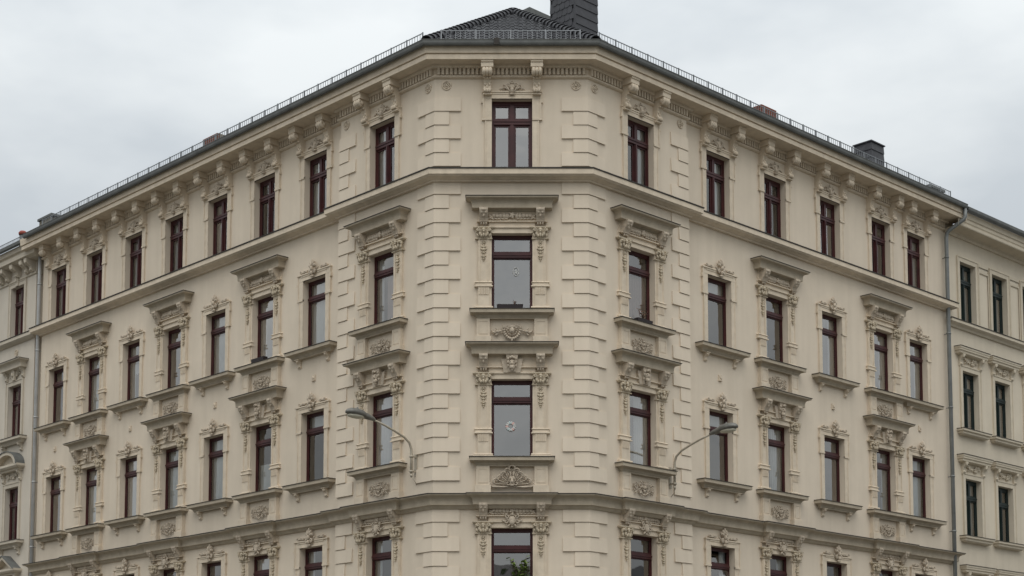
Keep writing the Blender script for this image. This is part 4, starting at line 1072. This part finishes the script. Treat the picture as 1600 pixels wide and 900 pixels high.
def star(fr, x, y, z, r, label):
    o = thing('paper_star', label, 'window ornament', group='white paper stars in windows', mtx=FM[fr] @ T(x, y, z)); mb = MB()
    vs = []
    for i in range(10):
        a = math.pi/2 + i*math.pi/5; q = r if i % 2 == 0 else r*.45; vs.append((q*math.cos(a), 0, q*math.sin(a)))
    vs += [(0,-.02,0),(0,.02,0)]; mb.add(vs, [(i, (i+1) % 10, 10) for i in range(10)] + [((i+1) % 10, i, 11) for i in range(10)])
    put('paper_body', mb.mesh('paper_body', 'white'), o); mb = MB(); mb.tube([(0,0,r),(0,0,r+.35)], .003, 4); put('thread', mb.mesh('thread', 'white'), o)
star('R', 11.1, SETB+.285, 12.35, .12, 'white paper star in the plain window of the right wing above the lamp')
star('R', 16.15, SETB+.285, 12.55, .10, 'small white star in the last plain window, upper of two')
star('R', 16.22, SETB+.285, 12.0, .10, 'small white star in the last plain window, lower of two')

# ------------------------------------------------------------------ ground, streets and what stands across them
mb = MB(); mb.add([(-600,-600,-.03),(600,-600,-.03),(600,600,-.03),(-600,600,-.03)], [(0,1,2,3)]); put('ground', mb.mesh('ground', 'earth'), kind='structure')
mb = MB()
for fr, e in (('L', 60), ('R', 60)):
    a, b, c, d = PX(fr, -40, 4.2), PX(fr, e, 4.2), PX(fr, e, 17.5), PX(fr, -40, 17.5); zz = .0 if fr == 'L' else .004
    mb.add([(*a,zz),(*b,zz),(*c,zz),(*d,zz)], [(0,1,2,3)])
put('road', mb.mesh('road', 'asphalt'), kind='structure')
pv = [PX('L',60,0), PX('F',XL,0), PX('F',XR,0), PX('R',60,0)]
mb = MB(); mb.sweep(pv, [(-.2,.13),(4.05,.13),(4.2,.12),(4.2,-.03)], 0); put('pavement', mb.mesh('pavement', 'paving'), kind='structure')
def block(label, fr, s0, s1, o0, o1, h, m):
    b = thing('apartment_block', label, 'building')
    sg = -1 if fr == 'L' else 1; xa, xb = sorted((sg*s0, sg*s1)); mtx = FM[fr] @ T(0, -o0, -ZC) @ Matrix.Rotation(math.pi, 4, 'Z')
    xa, xb = -xb, -xa
    n = int((xb-xa)/2.8); cs = [xa + (i+.5)*(xb-xa)/n for i in range(n)]
    ops = [(c-.5, c+.5, z, z+1.9) for c in cs for z in ((1.6, 5.0) if h < 10 else (1.6, 5.4, 9.2, 13.0))]
    put('wall', wall_mesh(xa, xb, 0, h, ops, m), b, mtx)
    mb = MB(); mb.box(xa, xb, .4, o1-o0, 0, h); put('rear_wall', mb.mesh('rear_wall', m), b, mtx)
    mb = MB(); mb.prism([(-.5,h),(o1-o0+.3,h),((o1-o0)/2,h+3.5)], xa-.2, xb+.2); put('roof', mb.mesh('roof', 'tile'), b, mtx)
    for (x0, x1, z0, z1) in ops:
        w = put('window', cached('opw', lambda: frame_cross('net', 1.9, .55, .5)), b, mtx @ T((x0+x1)/2, 0, z1))
        put('pane', cached('opp', lambda: (lambda q: (q.box(-.45,.45,.26,.27,-1.85,-.05), q.mesh('pane', 'dark'))[1])(MB())), w)
block('ochre rendered apartment block across the left street', 'L', 6, 50, 29, 40, 8.5, 'opp1')
block('grey rendered apartment block across the right street', 'R', 6, 46, 29, 40, 8.5, 'opp2')
block('unseen grey block added behind the viewer to shade the lower corner bay', 'F', -24, 24, 51, 60, 8.5, 'opp2')  # out of view, added to block light from the lower corner bay
def tree(x, y, h, r_, label):
    t = thing('street_tree', label, 'tree', (x, y, 0)); r = random.Random(int(x*10)+3)
    mb = MB(); mb.tube([(0,0,0),(.1,.05,h*.25),(0,0,h*.5),(.1,.1,h*.8)], [.28,.22,.16,.05], 8)
    for i in range(9):
        a = i*2.4; z = h*(.3+.05*i); mb.tube([(0,0,z),(math.cos(a)*r_*.5,math.sin(a)*r_*.5,z+h*.1),(math.cos(a)*r_*.85,math.sin(a)*r_*.85,z+h*.17)], [.09,.06,.02], 5)
    put('trunk', mb.mesh('trunk', 'bark'), t)
    cl = [(Vector((r.gauss(0,r_*.45), r.gauss(0,r_*.45), h*.62+r.gauss(0,h*.16))), r.uniform(.6,1.3)) for _ in range(34)]
    lf = MB()
    for c, q in cl:
        for k in range(110):
            d = Vector((r.gauss(0,1), r.gauss(0,1), r.gauss(0,1))).normalized()*q*r.uniform(.5,1); p = c + d
            if p.z > h: continue
            a = Vector((r.gauss(0,1), r.gauss(0,1), r.gauss(0,.6))).normalized()*.14; b = a.cross(Vector((r.gauss(0,1), r.gauss(0,1), 1))).normalized()*.09
            lf.add([p-a, p+b, p+a, p-b], [(0,1,2,3)])
    put('crown', lf.mesh('crown', 'leafd'), t)
tree(0.6, -46.5, 11.7, 2.6, 'green street tree behind the viewer, mirrored in the lowest corner window')
tree(-9, -47, 12, 2.8, 'taller green street tree across the crossing, mirrored in the left windows')
